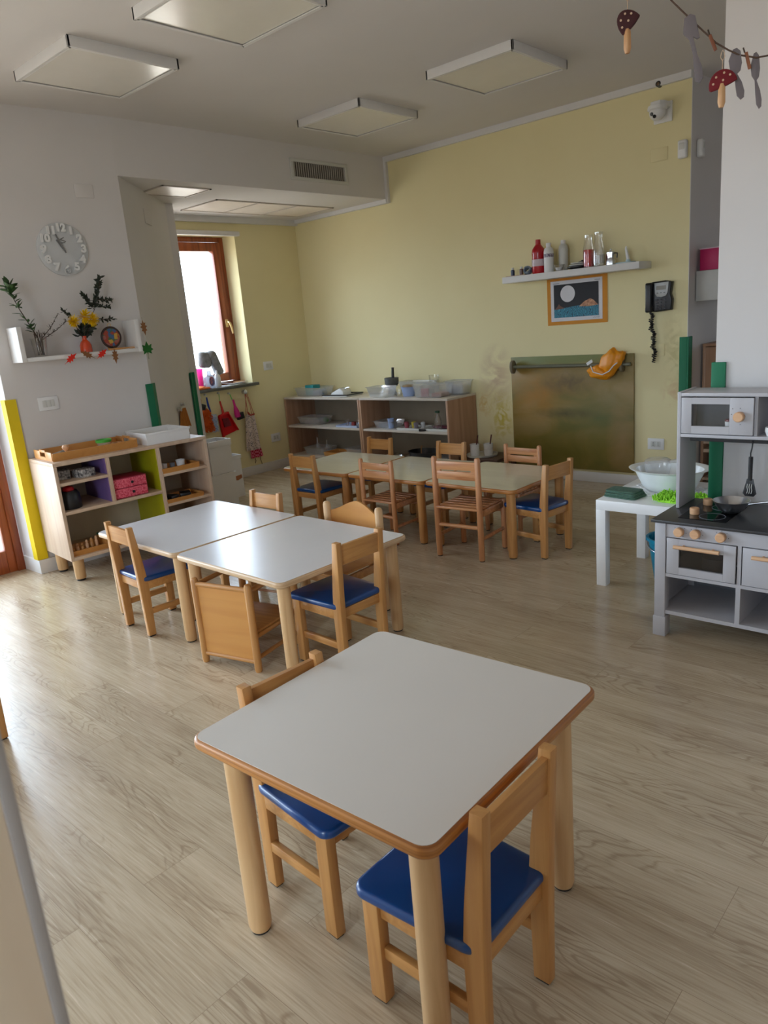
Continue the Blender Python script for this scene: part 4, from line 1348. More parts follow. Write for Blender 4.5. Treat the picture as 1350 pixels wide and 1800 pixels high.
MB().lathe([(0, 0), (0.028, 0), (0.030, 0.08), (0.024, 0.11), (0.010, 0.125), (0.008, 0.155), (0, 0.155)], n=18).build('body', M_whiteplast, t)
t = solo('orange_sponge_cloth', 'folded orange cloth at the left end of the window sill', 'cloth', MB().box((0, 0, 0.010), (0.10, 0.13, 0.018), bev=0.007, seg=3).box((0.01, -0.02, 0.022), (0.07, 0.07, 0.012), rot=(0.1, 0.1, 0.3), bev=0.005), mat('orange_fabric', srgb(222, 122, 60), 0.9, noise=0.05), (-5.985, 4.02, SZ))
MBp = MB()
MBp.box((0, 0, 0.004), (0.15, 0.24, 0.004), rot=(0.02, 0, 0.1), bev=0.001).box((0.0, 0.03, 0.012), (0.13, 0.20, 0.004), rot=(0.05, -0.08, -0.15), bev=0.001).box((-0.02, -0.04, 0.018), (0.10, 0.12, 0.006), rot=(-0.12, 0.1, 0.5), bev=0.002)
solo('paper_towels', 'loose white paper sheets on the right half of the window sill', 'paper', MBp, M_whiteplast, (-6.03, 4.42, SZ))
solo('wood_brush', 'flat wooden brush back lying in the right corner of the sill', 'brush', MB().box((0, 0, 0.012), (0.06, 0.11, 0.02), bev=0.006, seg=3), W_pale, (-6.12, 4.555, SZ+0.0), 0.0)

# ------------------------------------------------------------------ open shelving at the back
def open_unit(label, x0, x1, y0=4.975, y1=5.39, zt=0.715, zs=(0.405, 0.10)):
    t = thing('open_shelf_unit', label, 'shelf unit', (x0, y0, 0), 0, 'pair of low open shelf units')
    w_, d_ = x1-x0, y1-y0
    MB().bx(0, w_, 0, d_, zt-0.018, zt, bev=0.001).build('top', mat('pale_grey_board', srgb(204, 194, 182), 0.3), t)
    MB().bx(0, 0.02, 0.001, d_, 0.0, zt-0.018, bev=0.001).build('side_panel', W_shelf, t)
    MB().bx(w_-0.02, w_, 0.001, d_, 0.0, zt-0.018, bev=0.001).build('side_panel', W_shelf, t)
    for z in zs:
        MB().bx(0.02, w_-0.02, 0.006, d_-0.012, z, z+0.02, bev=0.001).build('shelf', mat('pale_grey_board', srgb(204, 194, 182), 0.3), t)
    MB().bx(0.02, w_-0.02, d_-0.01, d_, 0.05, zt-0.018).build('back_panel', mat('grey_brown_back', srgb(150, 138, 120), 0.6), t)
    MB().bx(0.02, w_-0.02, 0.03, 0.045, 0, 0.10).build('plinth', W_shelf, t)
    return t
open_unit('left one of two open wooden shelf units below the yellow wall, in the corner', -5.965, -4.89)
open_unit('right one of two open wooden shelf units, with the stone mortar on top', -4.885, -3.84)

def tub(label, loc, lx, ly, h, rz=0, tag_='plastic_tub', fill=None):
    t = thing(tag_, label, 'tub', loc, rz)
    g = MB()
    th = 0.003
    fl2 = 0.02
    outer0 = [(-lx/2+fl2, -ly/2+fl2), (lx/2-fl2, -ly/2+fl2), (lx/2-fl2, ly/2-fl2), (-lx/2+fl2, ly/2-fl2)]
    outer1 = [(-lx/2, -ly/2), (lx/2, -ly/2), (lx/2, ly/2), (-lx/2, ly/2)]
    b_ = bmesh.new()
    A = [b_.verts.new((x, y, 0)) for x, y in outer0]
    B_ = [b_.verts.new((x, y, h)) for x, y in outer1]
    C_ = [b_.verts.new((x*(1-0.0), y, h)) for x, y in [(p[0]-math.copysign(th, p[0]), p[1]-math.copysign(th, p[1])) for p in outer1]]
    E_ = [b_.verts.new((x, y, th)) for x, y in [(p[0]-math.copysign(th, p[0]), p[1]-math.copysign(th, p[1])) for p in outer0]]
    b_.faces.new(A[::-1])
    b_.faces.new(E_)
    for P_, Q_ in ((A, B_), (B_, C_), (C_, E_)):
        for k in range(4):
            b_.faces.new((P_[k], P_[(k+1) % 4], Q_[(k+1) % 4], Q_[k]))
    bmesh.ops.recalc_face_normals(b_, faces=b_.faces)
    g._merge(b_)
    g.build('body', M_tub, t)
    g = MB()
    o_ = 0.008
    g.bx(-lx/2-o_, lx/2+o_, -ly/2-o_, -ly/2, h-0.005, h)
    g.bx(-lx/2-o_, lx/2+o_, ly/2, ly/2+o_, h-0.005, h)
    g.bx(-lx/2-o_, -lx/2, -ly/2, ly/2, h-0.005, h)
    g.bx(lx/2, lx/2+o_, -ly/2, ly/2, h-0.005, h)
    g.build('rim', M_tub, t)
    return t
ZT = 0.716
tub('see-through tub with teal pieces at the left end of the shelf tops', (-5.70, 5.17, ZT), 0.36, 0.22, 0.085)
small_box('teal_box', 'teal lid sticking out of the leftmost tub', 'box', (-5.73, 5.18, ZT+0.004), (0.12, 0.10, 0.10), mat('teal_plastic', srgb(0, 142, 150), 0.4))
small_box('blue_cloth_bundle', 'blue grey bundle lying in the leftmost tub', 'bundle', (-5.60, 5.16, ZT+0.004), (0.12, 0.10, 0.05), mat('dusty_blue', srgb(96, 124, 160), 0.8), 0.2, 0.015)
t = thing('flat_tray', 'thin dark edged tray on the shelf tops beside the leftmost tub', 'tray', (-5.27, 5.15, ZT), 0.05)
MB().slab((0, 0, 0), 0.34, 0.24, 0.010, 0.02, bev=0.003).build('plate', M_greyplast, t)
g = MB().bx(-0.17, 0.17, -0.12, -0.112, 0.010, 0.022).bx(0.162, 0.17, -0.12, 0.12, 0.010, 0.022).bx(-0.17, 0.17, 0.112, 0.12, 0.010, 0.022)
g.build('edge', M_dark, t)
t = thing('kitchen_scale', 'white wedge shaped kitchen gadget on the thin tray', 'gadget', (-5.29, 5.16, ZT+0.0105), 0.05)
MB().prism([(-0.09, 0), (0.07, 0), (0.075, 0.03), (0.03, 0.065), (-0.085, 0.02)], -0.06, 0.06, Matrix(((1, 0, 0, 0), (0, 0, 1, 0), (0, 1, 0, 0), (0, 0, 0, 1))), bev=0.004).build('body', M_whiteplast, t)
MB().box((-0.03, -0.0, 0.047), (0.09, 0.08, 0.003), rot=(0, R(-21), 0)).build('screen', mat('grey_screen', srgb(90, 100, 100), 0.3), t)
MB().tube([(0.05, 0.0, 0.055), (0.09, 0.0, 0.068), (0.11, 0.0, 0.066)], 0.006, 8).build('handle', M_steel, t)
tub('see-through empty tub in front of the stone mortar', (-4.68, 5.085, ZT), 0.24, 0.16, 0.095)
t = thing('mortar', 'grey stone mortar standing behind a clear tub on the shelf tops', 'mortar', (-4.70, 5.255, ZT))
MB().lathe([(0, 0), (0.042, 0), (0.044, 0.012), (0.030, 0.04), (0.040, 0.07), (0.066, 0.10), (0.068, 0.155), (0.060, 0.157), (0.055, 0.11), (0.02, 0.08), (0, 0.078)], n=28).build('bowl', mat('grey_stone', srgb(96, 96, 94), 0.8, noise=0.08, nscale=60), t)
solo('pestle', 'dark pestle standing upright in the stone mortar', 'pestle', MB().lathe([(0, 0), (0.016, 0.004), (0.014, 0.09), (0.012, 0.15), (0.014, 0.165), (0, 0.168)], n=16), mat('dark_stone', srgb(58, 58, 60), 0.7), (-4.688, 5.258, ZT+0.085), rot=(0, R(4), 0))
t = thing('glass_jar', 'clear glass jar between the mortar and the blue basket', 'jar', (-4.53, 5.15, ZT))
MB().lathe([(0, 0), (0.03, 0), (0.034, 0.06), (0.031, 0.062), (0.027, 0.005), (0, 0.005)]).build('glass', M_glass, t)
t = thing('blue_basket', 'pale blue oval basket among the tubs on the shelf tops', 'basket', (-4.40, 5.14, ZT))
MB().lathe([(0, 0), (0.055, 0), (0.075, 0.085), (0.071, 0.085), (0.052, 0.004), (0, 0.004)], n=28, scale=(1, 0.8, 1)).build('body', mat('pale_blue_plastic', srgb(150, 168, 206), 0.5), t)
MB().lathe([(0, 0.085), (0.062, 0.085), (0.05, 0.10), (0, 0.105)], n=20, scale=(1, 0.8, 1)).build('contents', mat('tan_fabric', srgb(150, 128, 96), 0.9), t)
tub('large see-through tub at the back of the shelf tops behind the blue basket', (-4.42, 5.30, ZT), 0.36, 0.12, 0.12)
tub('large see-through tub with pink pieces near the right end of the shelf tops', (-4.10, 5.12, ZT), 0.30, 0.20, 0.11)
small_box('pink_card', 'pink square piece leaning in the right-hand tub', 'card', (-4.16, 5.08, ZT+0.004), (0.07, 0.03, 0.07), mat('rose_plastic', srgb(206, 120, 140), 0.5), 0.3)
small_box('rust_box', 'flat rust red tin at the right side of the right-hand tub', 'tin', (-4.03, 5.13, ZT+0.004), (0.10, 0.13, 0.03), mat('rust_red', srgb(176, 92, 84), 0.5), 0.1)
t = thing('glass_jug', 'clear glass jug with handle behind the right-hand tub', 'jug', (-4.235, 5.315, ZT))
MB().lathe([(0, 0), (0.045, 0), (0.052, 0.05), (0.046, 0.13), (0.050, 0.17), (0.047, 0.17), (0.043, 0.13), (0.049, 0.05), (0.042, 0.005), (0, 0.005)]).build('glass', M_glass, t)
MB().tube([(0.046, 0, 0.15), (0.08, 0, 0.145), (0.085, 0, 0.10), (0.052, 0, 0.06)], 0.006, 8).build('handle', M_glass, t)
tub('white translucent tub at the far right end of the shelf tops', (-3.955, 5.30, ZT), 0.20, 0.14, 0.12)
small_box('white_bag', 'crumpled white packet in the far right tub', 'packet', (-3.955, 5.30, ZT+0.004), (0.14, 0.09, 0.085), M_whiteplast, 0.1, 0.02)

# middle shelf contents
ZM = 0.4255
tub('shallow clear tub on the middle shelf of the left unit', (-5.72, 5.16, ZM), 0.32, 0.20, 0.075)
solo('green_ball', 'small green ball on the tub of the left unit middle shelf', 'ball', MB().ball((0, 0, 0.03), 0.03), mat('leaf_green_plastic', srgb(70, 140, 40), 0.6), (-5.60, 5.20, ZM+0.0035))
small_box('pink_cloth', 'dull pink crumpled cloth in the shallow tub of the left unit', 'cloth', (-5.74, 5.13, ZM+0.004), (0.14, 0.08, 0.035), mat('dull_pink', srgb(176, 150, 150), 0.9), 0.1, 0.012)
def flat_tray(label, loc, lx, ly, m=None):
    t = thing('craft_tray', label, 'tray', loc)
    g = MB().slab((0, 0, 0), lx, ly, 0.006, 0.015, bev=0.002)
    g.bx(-lx/2, lx/2, -ly/2, -ly/2+0.006, 0.004, 0.018).bx(-lx/2, lx/2, ly/2-0.006, ly/2, 0.004, 0.018).bx(-lx/2, -lx/2+0.006, -ly/2, ly/2, 0.004, 0.018).bx(lx/2-0.006, lx/2, -ly/2, ly/2, 0.004, 0.018)
    g.build('dish', m or M_greyplast, t)
    return t
flat_tray('pale blue grey tray with little glasses on the left unit middle shelf', (-5.11, 5.10, ZM), 0.30, 0.20, mat('ice_blue_plastic', srgb(176, 188, 214), 0.4))
def tumbler(loc, label, r_=0.022, h_=0.06):
    t = thing('small_glass', label, 'glass', loc, 0, 'little glasses on the craft tray')
    MB().lathe([(0, 0), (r_*0.7, 0), (r_, h_), (r_*0.92, h_), (r_*0.62, 0.004), (0, 0.004)], n=18).build('glass', M_glass, t)
    return t
tumbler((-5.17, 5.08, ZM+0.0065), 'leftmost little glass on the craft tray')
tumbler((-5.03, 5.09, ZM+0.0065), 'rightmost little glass on the craft tray')
small_box('red_blocks', 'small dark red block between the two little glasses', 'block', (-5.10, 5.10, ZM+0.0065), (0.04, 0.03, 0.035), mat('brick_red', srgb(130, 40, 34), 0.6))
tub('narrow clear tub on the middle shelf of the right unit', (-4.66, 5.13, ZM), 0.24, 0.18, 0.065)
small_box('navy_box', 'dark blue box in the narrow clear tub', 'box', (-4.68, 5.13, ZM+0.004), (0.15, 0.10, 0.04), mat('navy_card', srgb(54, 70, 104), 0.6))
t = thing('measuring_cup', 'pale blue cup on the right side of the narrow tub', 'cup', (-4.575, 5.06, ZM+0.0035))
MB().lathe([(0, 0), (0.024, 0), (0.03, 0.09), (0.027, 0.09), (0.02, 0.005), (0, 0.005)], n=18).build('body', mat('pale_blue_plastic', srgb(150, 168, 206), 0.5), t)
flat_tray('white tray with craft odds and ends on the right unit middle shelf', (-4.33, 5.10, ZM), 0.27, 0.19)
for k, (x, y, c_l, nm) in enumerate(((-4.41, 5.09, srgb(150, 70, 80), 'dusty red'), (-4.35, 5.12, srgb(190, 170, 60), 'mustard'), (-4.29, 5.08, srgb(120, 110, 120), 'grey'), (-4.24, 5.12, srgb(196, 196, 196), 'white'))):
    solo('craft_pot', '%s little pot on the white craft tray' % nm, 'pot', MB().lathe([(0, 0), (0.019, 0), (0.022, 0.05), (0.012, 0.056), (0, 0.056)], n=16), mat('pot_%s' % nm, c_l, 0.5), (x, y, ZM+0.0065))
solo('black_disc', 'round black disc lying between the two trays of the right unit', 'disc', MB().lathe([(0, 0), (0.035, 0), (0.035, 0.012), (0, 0.014)], n=20), M_black, (-4.16, 5.01, ZM))
flat_tray('white tray with a corked bottle at the right of the middle shelf', (-4.01, 5.11, ZM), 0.25, 0.19)
small_box('maroon_cloth', 'maroon cloth lying flat behind the bottle', 'cloth', (-4.03, 5.155, ZM+0.0065), (0.19, 0.08, 0.02), mat('maroon_fabric', srgb(92, 34, 46), 0.9), 0, 0.008)
t = thing('glass_bottle', 'clear glass bottle with dark green cap on the middle shelf', 'bottle', (-4.03, 5.07, ZM+0.0065))
MB().lathe([(0, 0), (0.034, 0), (0.036, 0.06), (0.034, 0.085), (0.018, 0.125), (0.018, 0.15), (0.016, 0.15), (0.016, 0.125), (0.032, 0.085), (0.033, 0.005), (0, 0.005)], n=22).build('glass', M_glass, t)
MB().lathe([(0, 0.148), (0.021, 0.148), (0.021, 0.165), (0, 0.167)], n=18).build('cap', mat('dark_green_plastic', srgb(22, 66, 40), 0.5), t)
# bottom shelf contents
ZL = 0.1205
tub('clear tub with a spray bottle on the bottom shelf of the left unit', (-5.66, 5.14, ZL), 0.30, 0.20, 0.07)
t = thing('clear_bottle', 'clear dispenser bottle standing in the bottom left tub', 'bottle', (-5.70, 5.14, ZL+0.0035))
MB().lathe([(0, 0), (0.025, 0), (0.025, 0.06), (0.010, 0.10), (0.008, 0.16), (0, 0.16)], n=16).build('body', M_tub, t)
t = thing('clear_bottle', 'second slimmer bottle at the right of the bottom left tub', 'bottle', (-5.58, 5.16, ZL+0.0035))
MB().lathe([(0, 0), (0.020, 0), (0.020, 0.05), (0.006, 0.09), (0.006, 0.13), (0, 0.13)], n=16).build('body', M_tub, t)
tray('wooden_tray', 'low wooden tray on the bottom shelf of the left unit', (-5.33, 5.12, ZL), 0, 0.30, 0.20, 0.04, handles=False)
tub('greyish clear tub at the right end of the bottom shelf of the left unit', (-5.06, 5.14, ZL), 0.24, 0.22, 0.09)
t = thing('dark_basket', 'dark round basket with a steel ladle on the bottom shelf of the right unit', 'basket', (-4.28, 5.18, ZL))
MB().lathe([(0, 0), (0.13, 0), (0.16, 0.09), (0.152, 0.09), (0.124, 0.006), (0, 0.006)], n=28, scale=(1.15, 0.85, 1)).build('body', M_black, t)
MB().tube([(-0.02, -0.05, 0.02), (0.0, -0.06, 0.14), (0.01, -0.06, 0.145)], 0.005, 8).build('handle', W_ch_v, t)
t = thing('steel_bowl', 'small steel bowl on the bottom shelf left of the dark basket', 'bowl', (-4.56, 5.10, ZL))
MB().lathe([(0, 0), (0.03, 0), (0.055, 0.04), (0.052, 0.04), (0.028, 0.004), (0, 0.004)], n=22).build('body', M_steel, t)
tub('grey tub at the right end of the bottom shelf of the right unit', (-3.97, 5.13, ZL), 0.18, 0.2, 0.07)

# low dark bench with brush cups right of the units
t = thing('low_bench', 'small dark wooden bench beside the right shelf unit', 'bench', (-3.60, 5.22, 0))
MB().bx(-0.22, 0.18, -0.16, 0.16, 0.17, 0.20, bev=0.004).build('top', wood('dark_walnut', srgb(84, 56, 42), srgb(58, 36, 28), 0.5, 'x'), t)
for (x, y) in ((-0.19, -0.13), (0.15, -0.13), (-0.19, 0.13), (0.15, 0.13)):
    MB().bx(x-0.018, x+0.018, y-0.018, y+0.018, 0, 0.17, bev=0.003).build('leg', wood('dark_walnut', None, None), t)
t = thing('round_tray', 'grey round tray under the white brush cups', 'tray', (-3.66, 5.19, 0.2005))
MB().lathe([(0, 0), (0.13, 0), (0.135, 0.016), (0.13, 0.016), (0.127, 0.005), (0, 0.005)], n=32).build('dish', M_greyplast, t)
for (x, y, lab) in ((-3.70, 5.14, 'left'), (-3.60, 5.20, 'right')):
    t = thing('brush_cup', 'white cup holding a paint brush, %s one on the dark bench' % lab, 'cup', (x, y, 0.206), 0, 'white brush cups on the dark bench')
    MB().lathe([(0, 0), (0.036, 0), (0.040, 0.05), (0.038, 0.052), (0.042, 0.10), (0.038, 0.10), (0.033, 0.005), (0, 0.005)], n=22).build('body', M_whiteplast, t)
    solo('paint_brush', 'dark paint brush standing in the %s white cup' % lab, 'paint brush', MB().tube([(0, 0, 0), (0.03, 0.01, 0.17)], [0.004, 0.006], 8), wood('maroon_handle', srgb(96, 40, 34), srgb(70, 26, 22), 0.4), (x, y, 0.212))

# ------------------------------------------------------------------ wall shelf on the yellow wall
ZS = 1.648
MBs = MB().bx(-3.385, -2.265, 5.19, 5.4, 1.600, ZS, bev=0.002)
solo('floating_shelf', 'long white floating shelf on the yellow wall', 'shelf', MBs, M_trim)
def bottle(name, label, loc, prof, m, cap=None, capm=None, lab=None, labm=None, cat='bottle', extra=None):
    t = thing(name, label, cat, loc)
    MB().lathe(prof, n=24).build('body', m, t)
    if cap:
        MB().lathe(cap, n=20).build('cap', capm, t)
    if lab:
        MB().lathe(lab, n=24).build('label', labm, t)
    return t
solo('pinkish_card', 'thin pinkish card under the small bottles at the left shelf end', 'card', MB().bx(-3.37, -3.20, 5.22, 5.36, ZS, ZS+0.006), mat('pink_beige', srgb(190, 160, 142), 0.6))
for (x, lab, c_l) in ((-3.335, 'leftmost tiny bottle with dark blue liquid on the floating shelf', srgb(40, 56, 84)), (-3.255, 'second tiny bottle from the left, brownish, on the floating shelf', srgb(110, 76, 66))):
    bottle('tiny_bottle', lab, (x, 5.27, ZS+0.0062), [(0, 0), (0.015, 0), (0.016, 0.04), (0.010, 0.047), (0, 0.047)], mat('ink_'+lab[:5], c_l, 0.3), [(0, 0.047), (0.010, 0.047), (0.010, 0.062), (0, 0.062)], M_greyplast)
g = MB().lathe([(0.02, 0.0), (0.03, 0.0), (0.034, 0.02), (0.03, 0.04), (0.02, 0.042), (0.016, 0.02), (0.02, 0)], rot=(R(60), 0.3, 0), c=(0, 0, 0.018)).ball((-0.02, -0.01, 0.045), 0.016).ball((0.025, 0.0, 0.03), (0.02, 0.02, 0.02))
solo('ribbon_coil', 'grey blue crumpled ribbon coil beside the red bottle', 'ribbon', g, mat('grey_blue_mix', srgb(140, 150, 160), 0.4, nscale=60, col2=srgb(60, 80, 110)), (-3.19, 5.27, ZS+0.005))
bottle('paint_bottle', 'large red paint bottle with white label on the floating shelf', (-3.10, 5.27, ZS), [(0, 0), (0.046, 0), (0.05, 0.006), (0.05, 0.10), (0.046, 0.125), (0.05, 0.15), (0.046, 0.18), (0.024, 0.21), (0.02, 0.214), (0, 0.214)], M_red,
       [(0, 0.214), (0.021, 0.214), (0.019, 0.25), (0, 0.252)], M_red, [(0.0505, 0.055), (0.0512, 0.055), (0.0512, 0.105), (0.0505, 0.105)], mat('paint_label', srgb(206, 190, 196), 0.5))
bottle('paint_bottle', 'white paint bottle standing right next to the red one', (-3.005, 5.26, ZS), [(0, 0), (0.034, 0), (0.037, 0.006), (0.037, 0.15), (0.032, 0.172), (0.018, 0.185), (0, 0.185)], M_whiteplast,
       [(0, 0.185), (0.019, 0.185), (0.018, 0.213), (0, 0.215)], M_whiteplast, [(0.0372, 0.11), (0.0378, 0.11), (0.0378, 0.135), (0.0372, 0.135)], mat('marked_label', srgb(196, 190, 200), 0.5, nscale=80, col2=srgb(90, 80, 100)))
bottle('paint_bottle', 'second white paint bottle behind the little glass dish', (-2.92, 5.33, ZS), [(0, 0), (0.033, 0), (0.035, 0.006), (0.035, 0.13), (0.037, 0.155), (0.030, 0.185), (0.018, 0.198), (0, 0.198)], M_greyplast,
       [(0, 0.198), (0.019, 0.198), (0.018, 0.224), (0, 0.226)], M_whiteplast)
bottle('yellow_bottle', 'yellow bottle hidden behind the red and white paint bottles', (-3.06, 5.35, ZS), [(0, 0), (0.032, 0), (0.035, 0.006), (0.035, 0.15), (0.032, 0.18), (0.018, 0.2), (0, 0.2)], mat('yellow_plastic', srgb(206, 178, 40), 0.4))
t = thing('glass_dish', 'small clear glass dish with white contents on the floating shelf', 'dish', (-2.905, 5.235, ZS))
MB().lathe([(0, 0), (0.026, 0), (0.040, 0.042), (0.043, 0.046), (0.038, 0.044), (0.023, 0.004), (0, 0.004)]).build('glass', M_glass, t)
MB().lathe([(0, 0.005), (0.022, 0.005), (0.03, 0.026), (0, 0.028)]).build('contents', M_whiteplast, t)
for k in range(3):
    r_ = 0.085-0.008*k
    solo('shallow_bowl', ['bottom dark rimmed saucer of the small pile on the floating shelf', 'middle saucer of the small pile on the floating shelf', 'top pale saucer of the small pile on the floating shelf'][k], 'saucer',
         MB().lathe([(0, 0), (r_*0.5, 0), (r_, 0.014), (r_, 0.018), (r_*0.5, 0.004), (0, 0.004)]), (M_black, M_greyplast, M_greyplast)[k], (-2.775+0.006*k, 5.29, ZS+0.014*k), group='saucers piled on the floating shelf')
g = MB().tube([(-0.03, 0, 0.02), (0, 0, 0.026), (0.03, 0, 0.018)], 0.003, 6).tube([(-0.005, 0.02, 0.02), (0.0, 0, 0.03), (0.008, -0.02, 0.018)], 0.003, 6).ball((0, 0, 0.026), 0.008)
solo('black_figure', 'tiny black spindly figure on top of the saucer pile', 'figure', g, M_black, (-2.745, 5.29, ZS+0.029))
for (x, y, h_, lab, liq, lh) in ((-2.682, 5.27, 0.228, 'tall glass carafe half full of red water', 'red', 0.125), (-2.598, 5.26, 0.238, 'tall empty glass carafe next to the red one', None, 0.05)):
    t = thing('carafe', lab, 'carafe', (x, y, ZS), 0, 'pair of glass carafes')
    MB().lathe([(0, 0), (0.038, 0), (0.040, 0.004), (0.040, h_*0.55), (0.028, h_*0.82), (0.030, h_), (0.0285, h_), (0.0265, h_*0.82), (0.0385, h_*0.55), (0.0385, 0.006), (0, 0.006)], n=28).build('glass', M_glass, t)
    if liq:
        MB().lathe([(0, 0.007), (0.037, 0.007), (0.037, lh), (0, lh)], n=28).build('red_water', mat('red_water', srgb(214, 40, 30), 0.1), t)
    else:
        MB().lathe([(0.0403, 0.02), (0.041, 0.02), (0.041, 0.08), (0.0403, 0.08)], n=28).build('frosted_band', M_tub, t)
t = thing('moka_pot', 'small steel moka pot with black handle on the floating shelf', 'moka pot', (-2.505, 5.26, ZS))
MB().lathe([(0, 0), (0.030, 0), (0.031, 0.03), (0.024, 0.045), (0.023, 0.055), (0.029, 0.085), (0.028, 0.09), (0, 0.098)], n=8).build('body', M_steel, t)
MB().lathe([(0, 0.096), (0.006, 0.098), (0.008, 0.108), (0, 0.112)], n=12).build('knob', M_steel, t)
MB().tube([(0.027, 0, 0.08), (0.048, 0, 0.078), (0.046, 0, 0.045)], 0.005, 8).build('handle', M_black, t)
bottle('wooden_cup', 'thin brownish stick beside the moka pot', (-2.555, 5.30, ZS), [(0, 0), (0.008, 0), (0.007, 0.08), (0, 0.082)], mat('dark_reddish', srgb(120, 56, 40), 0.5), cat='stick')
t = thing('candle_holder', 'white candle in a round pale blue holder at the right end of the shelf', 'candle', (-2.40, 5.27, ZS))
MB().lathe([(0, 0), (0.10, 0), (0.105, 0.008), (0.10, 0.009), (0.02, 0.006), (0, 0.006)], n=30, scale=(0.7, 0.6, 1)).build('saucer', mat('pale_aqua', srgb(180, 200, 206), 0.4), t)
MB().lathe([(0, 0.006), (0.018, 0.006), (0.016, 0.024), (0, 0.024)], (0.02, 0, 0)).build('socket', mat('pale_aqua', srgb(180, 200, 206), 0.4), t)
MB().tube([(0.02, 0, 0.022), (0.012, 0, 0.06), (0.004, 0, 0.10), (0.006, 0, 0.115)], [0.011, 0.010, 0.008, 0.004], 12).build('candle', M_whiteplast, t)

# ------------------------------------------------------------------ poster
t = thing('poster', 'moonlit sea picture on an orange card pinned under the floating shelf', 'poster', (-2.85, 5.398, 1.425), 0)
Bw = Matrix(((1, 0, 0, 0), (0, 0, 1, 0), (0, 1, 0, 0), (0, 0, 0, 1)))     # xy -> xz, thickness along +y
def rect(x0, x1, z0, z1):
    return [(x0, z0), (x1, z0), (x1, z1), (x0, z1)]
MB().prism(rect(-0.255, 0.252, -0.178, 0.178), -0.002, 0, Bw).build('backing_card', mat('orange_card', srgb(206, 136, 34), 0.7, noise=0.03), t)
MB().prism(rect(-0.222, 0.212, -0.150, 0.156), -0.004, -0.002, Bw).build('print', mat('white_paper', srgb(214, 212, 216), 0.6), t)
MB().prism(rect(-0.195, 0.182, -0.122, 0.128), -0.0048, -0.004, Bw).build('night_sky', mat('night_ink', srgb(24, 24, 32), 0.6), t)
MB().prism([(-0.075+0.062*math.cos(a*PI/20), 0.055+0.062*math.sin(a*PI/20)) for a in range(40)], -0.0056, -0.0048, Bw).build('moon', mat('white_paper', srgb(214, 212, 216), 0.6), t)
seam = bpy.data.materials.new('swirling_sea')
seam.use_nodes = True
nt = seam.node_tree
b = nt.nodes['Principled BSDF']
wv = nt.nodes.new('ShaderNodeTexWave')
wv.inputs['Scale'].default_value = 28
wv.inputs['Distortion'].default_value = 14
wv.inputs['Detail'].default_value = 2
wv.inputs['Detail Scale'].default_value = 1.2
rpp = nt.nodes.new('ShaderNodeValToRGB')
rpp.color_ramp.elements[0].color = srgb(14, 60, 84)
rpp.color_ramp.elements[1].color = srgb(60, 150, 176)
tt = nt.nodes.new('ShaderNodeTexCoord')
nt.links.new(tt.outputs['Object'], wv.inputs['Vector'])
nt.links.new(wv.outputs['Fac'], rpp.inputs[0])
nt.links.new(rpp.outputs[0], b.inputs['Base Color'])
MB().prism([(-0.195, -0.122), (0.182, -0.122), (0.182, -0.040), (0.10, -0.044), (0.02, -0.038), (-0.08, -0.048), (-0.195, -0.056)], -0.0056, -0.0048, Bw).build('sea', seam, t)
MB().prism([(0.02, -0.046), (0.065, -0.012), (0.09, -0.002), (0.115, 0.006), (0.14, -0.006), (0.178, -0.044), (0.1, -0.05)], -0.0062, -0.0056, Bw).build('pink_hill', mat('peach_ink', srgb(206, 156, 120), 0.6, nscale=80, col2=srgb(150, 100, 76)), t)
MB().prism([(-0.19, -0.060), (-0.165, -0.036), (-0.152, -0.018), (-0.138, -0.034), (-0.10, -0.052)], -0.0062, -0.0056, Bw).build('brown_hill', mat('brown_ink', srgb(110, 74, 60), 0.6), t)
g = MB()
g.prism(rect(-0.20, -0.145, 0.136, 0.139), -0.0046, -0.004, Bw).prism(rect(0.15, 0.195, 0.138, 0.141), -0.0046, -0.004, Bw)
for k in range(6):
    g.box((0.138+0.009*k, -0.0044, -0.136+0.002*(k % 2)), (0.007, 0.0008, 0.0022), rot=(0, 0.5*(-1)**k, 0))
g.build('caption_marks', M_black, t)

# ------------------------------------------------------------------ telephone
t = thing('telephone', 'black and silver wall telephone with a dangling coiled cord', 'telephone', (-2.19, 5.4, 1.395))
g = MB()
g.prism([(-0.02, -0.10), (0.085, -0.092), (0.092, -0.02), (0.078, 0.02), (0.09, 0.10), (0.04, 0.112), (-0.05, 0.108), (-0.085, 0.10), (-0.09, 0.0), (-0.075, -0.095)], -0.045, 0, Bw, bev=0.010, seg=3)
g.build('body', M_black, t)
hs = MB()
hs.box((-0.068, -0.062, 0.0), (0.045, 0.03, 0.20), bev=0.012, seg=3)
hs.box((-0.068, -0.052, 0.082), (0.052, 0.04, 0.045), bev=0.012, seg=3)
hs.box((-0.068, -0.052, -0.078), (0.052, 0.04, 0.045), bev=0.012, seg=3)
hs.build('handset', M_black, t)
g = MB()
pts = [(-0.032, 0.098), (0.070, 0.102), (0.062, 0.03), (0.05, 0.008), (0.018, 0.0), (-0.014, 0.006), (-0.028, 0.026)]
g.prism(pts, -0.052, -0.044, Bw, bev=0.002)
g.build('display_panel', mat('silver_plastic', srgb(170, 172, 172), 0.35, metal=0.2), t)
MB().bx(-0.018, 0.05, -0.054, -0.052, 0.05, 0.078).build('memo_card', mat('memo_grey', srgb(150, 146, 138), 0.6), t)
for r_ in range(4):
    for c in range(3):
        MB().box((-0.012+0.027*c, -0.047, -0.018-0.02*r_), (0.014, 0.006, 0.010), bev=0.002).build('key', mat('key_grey', srgb(66, 66, 72), 0.5), t)
for c in range(3):
    MB().box((-0.008+0.024*c, -0.0535, 0.030), (0.010, 0.003, 0.004)).build('soft_key', M_black, t)
pts = []
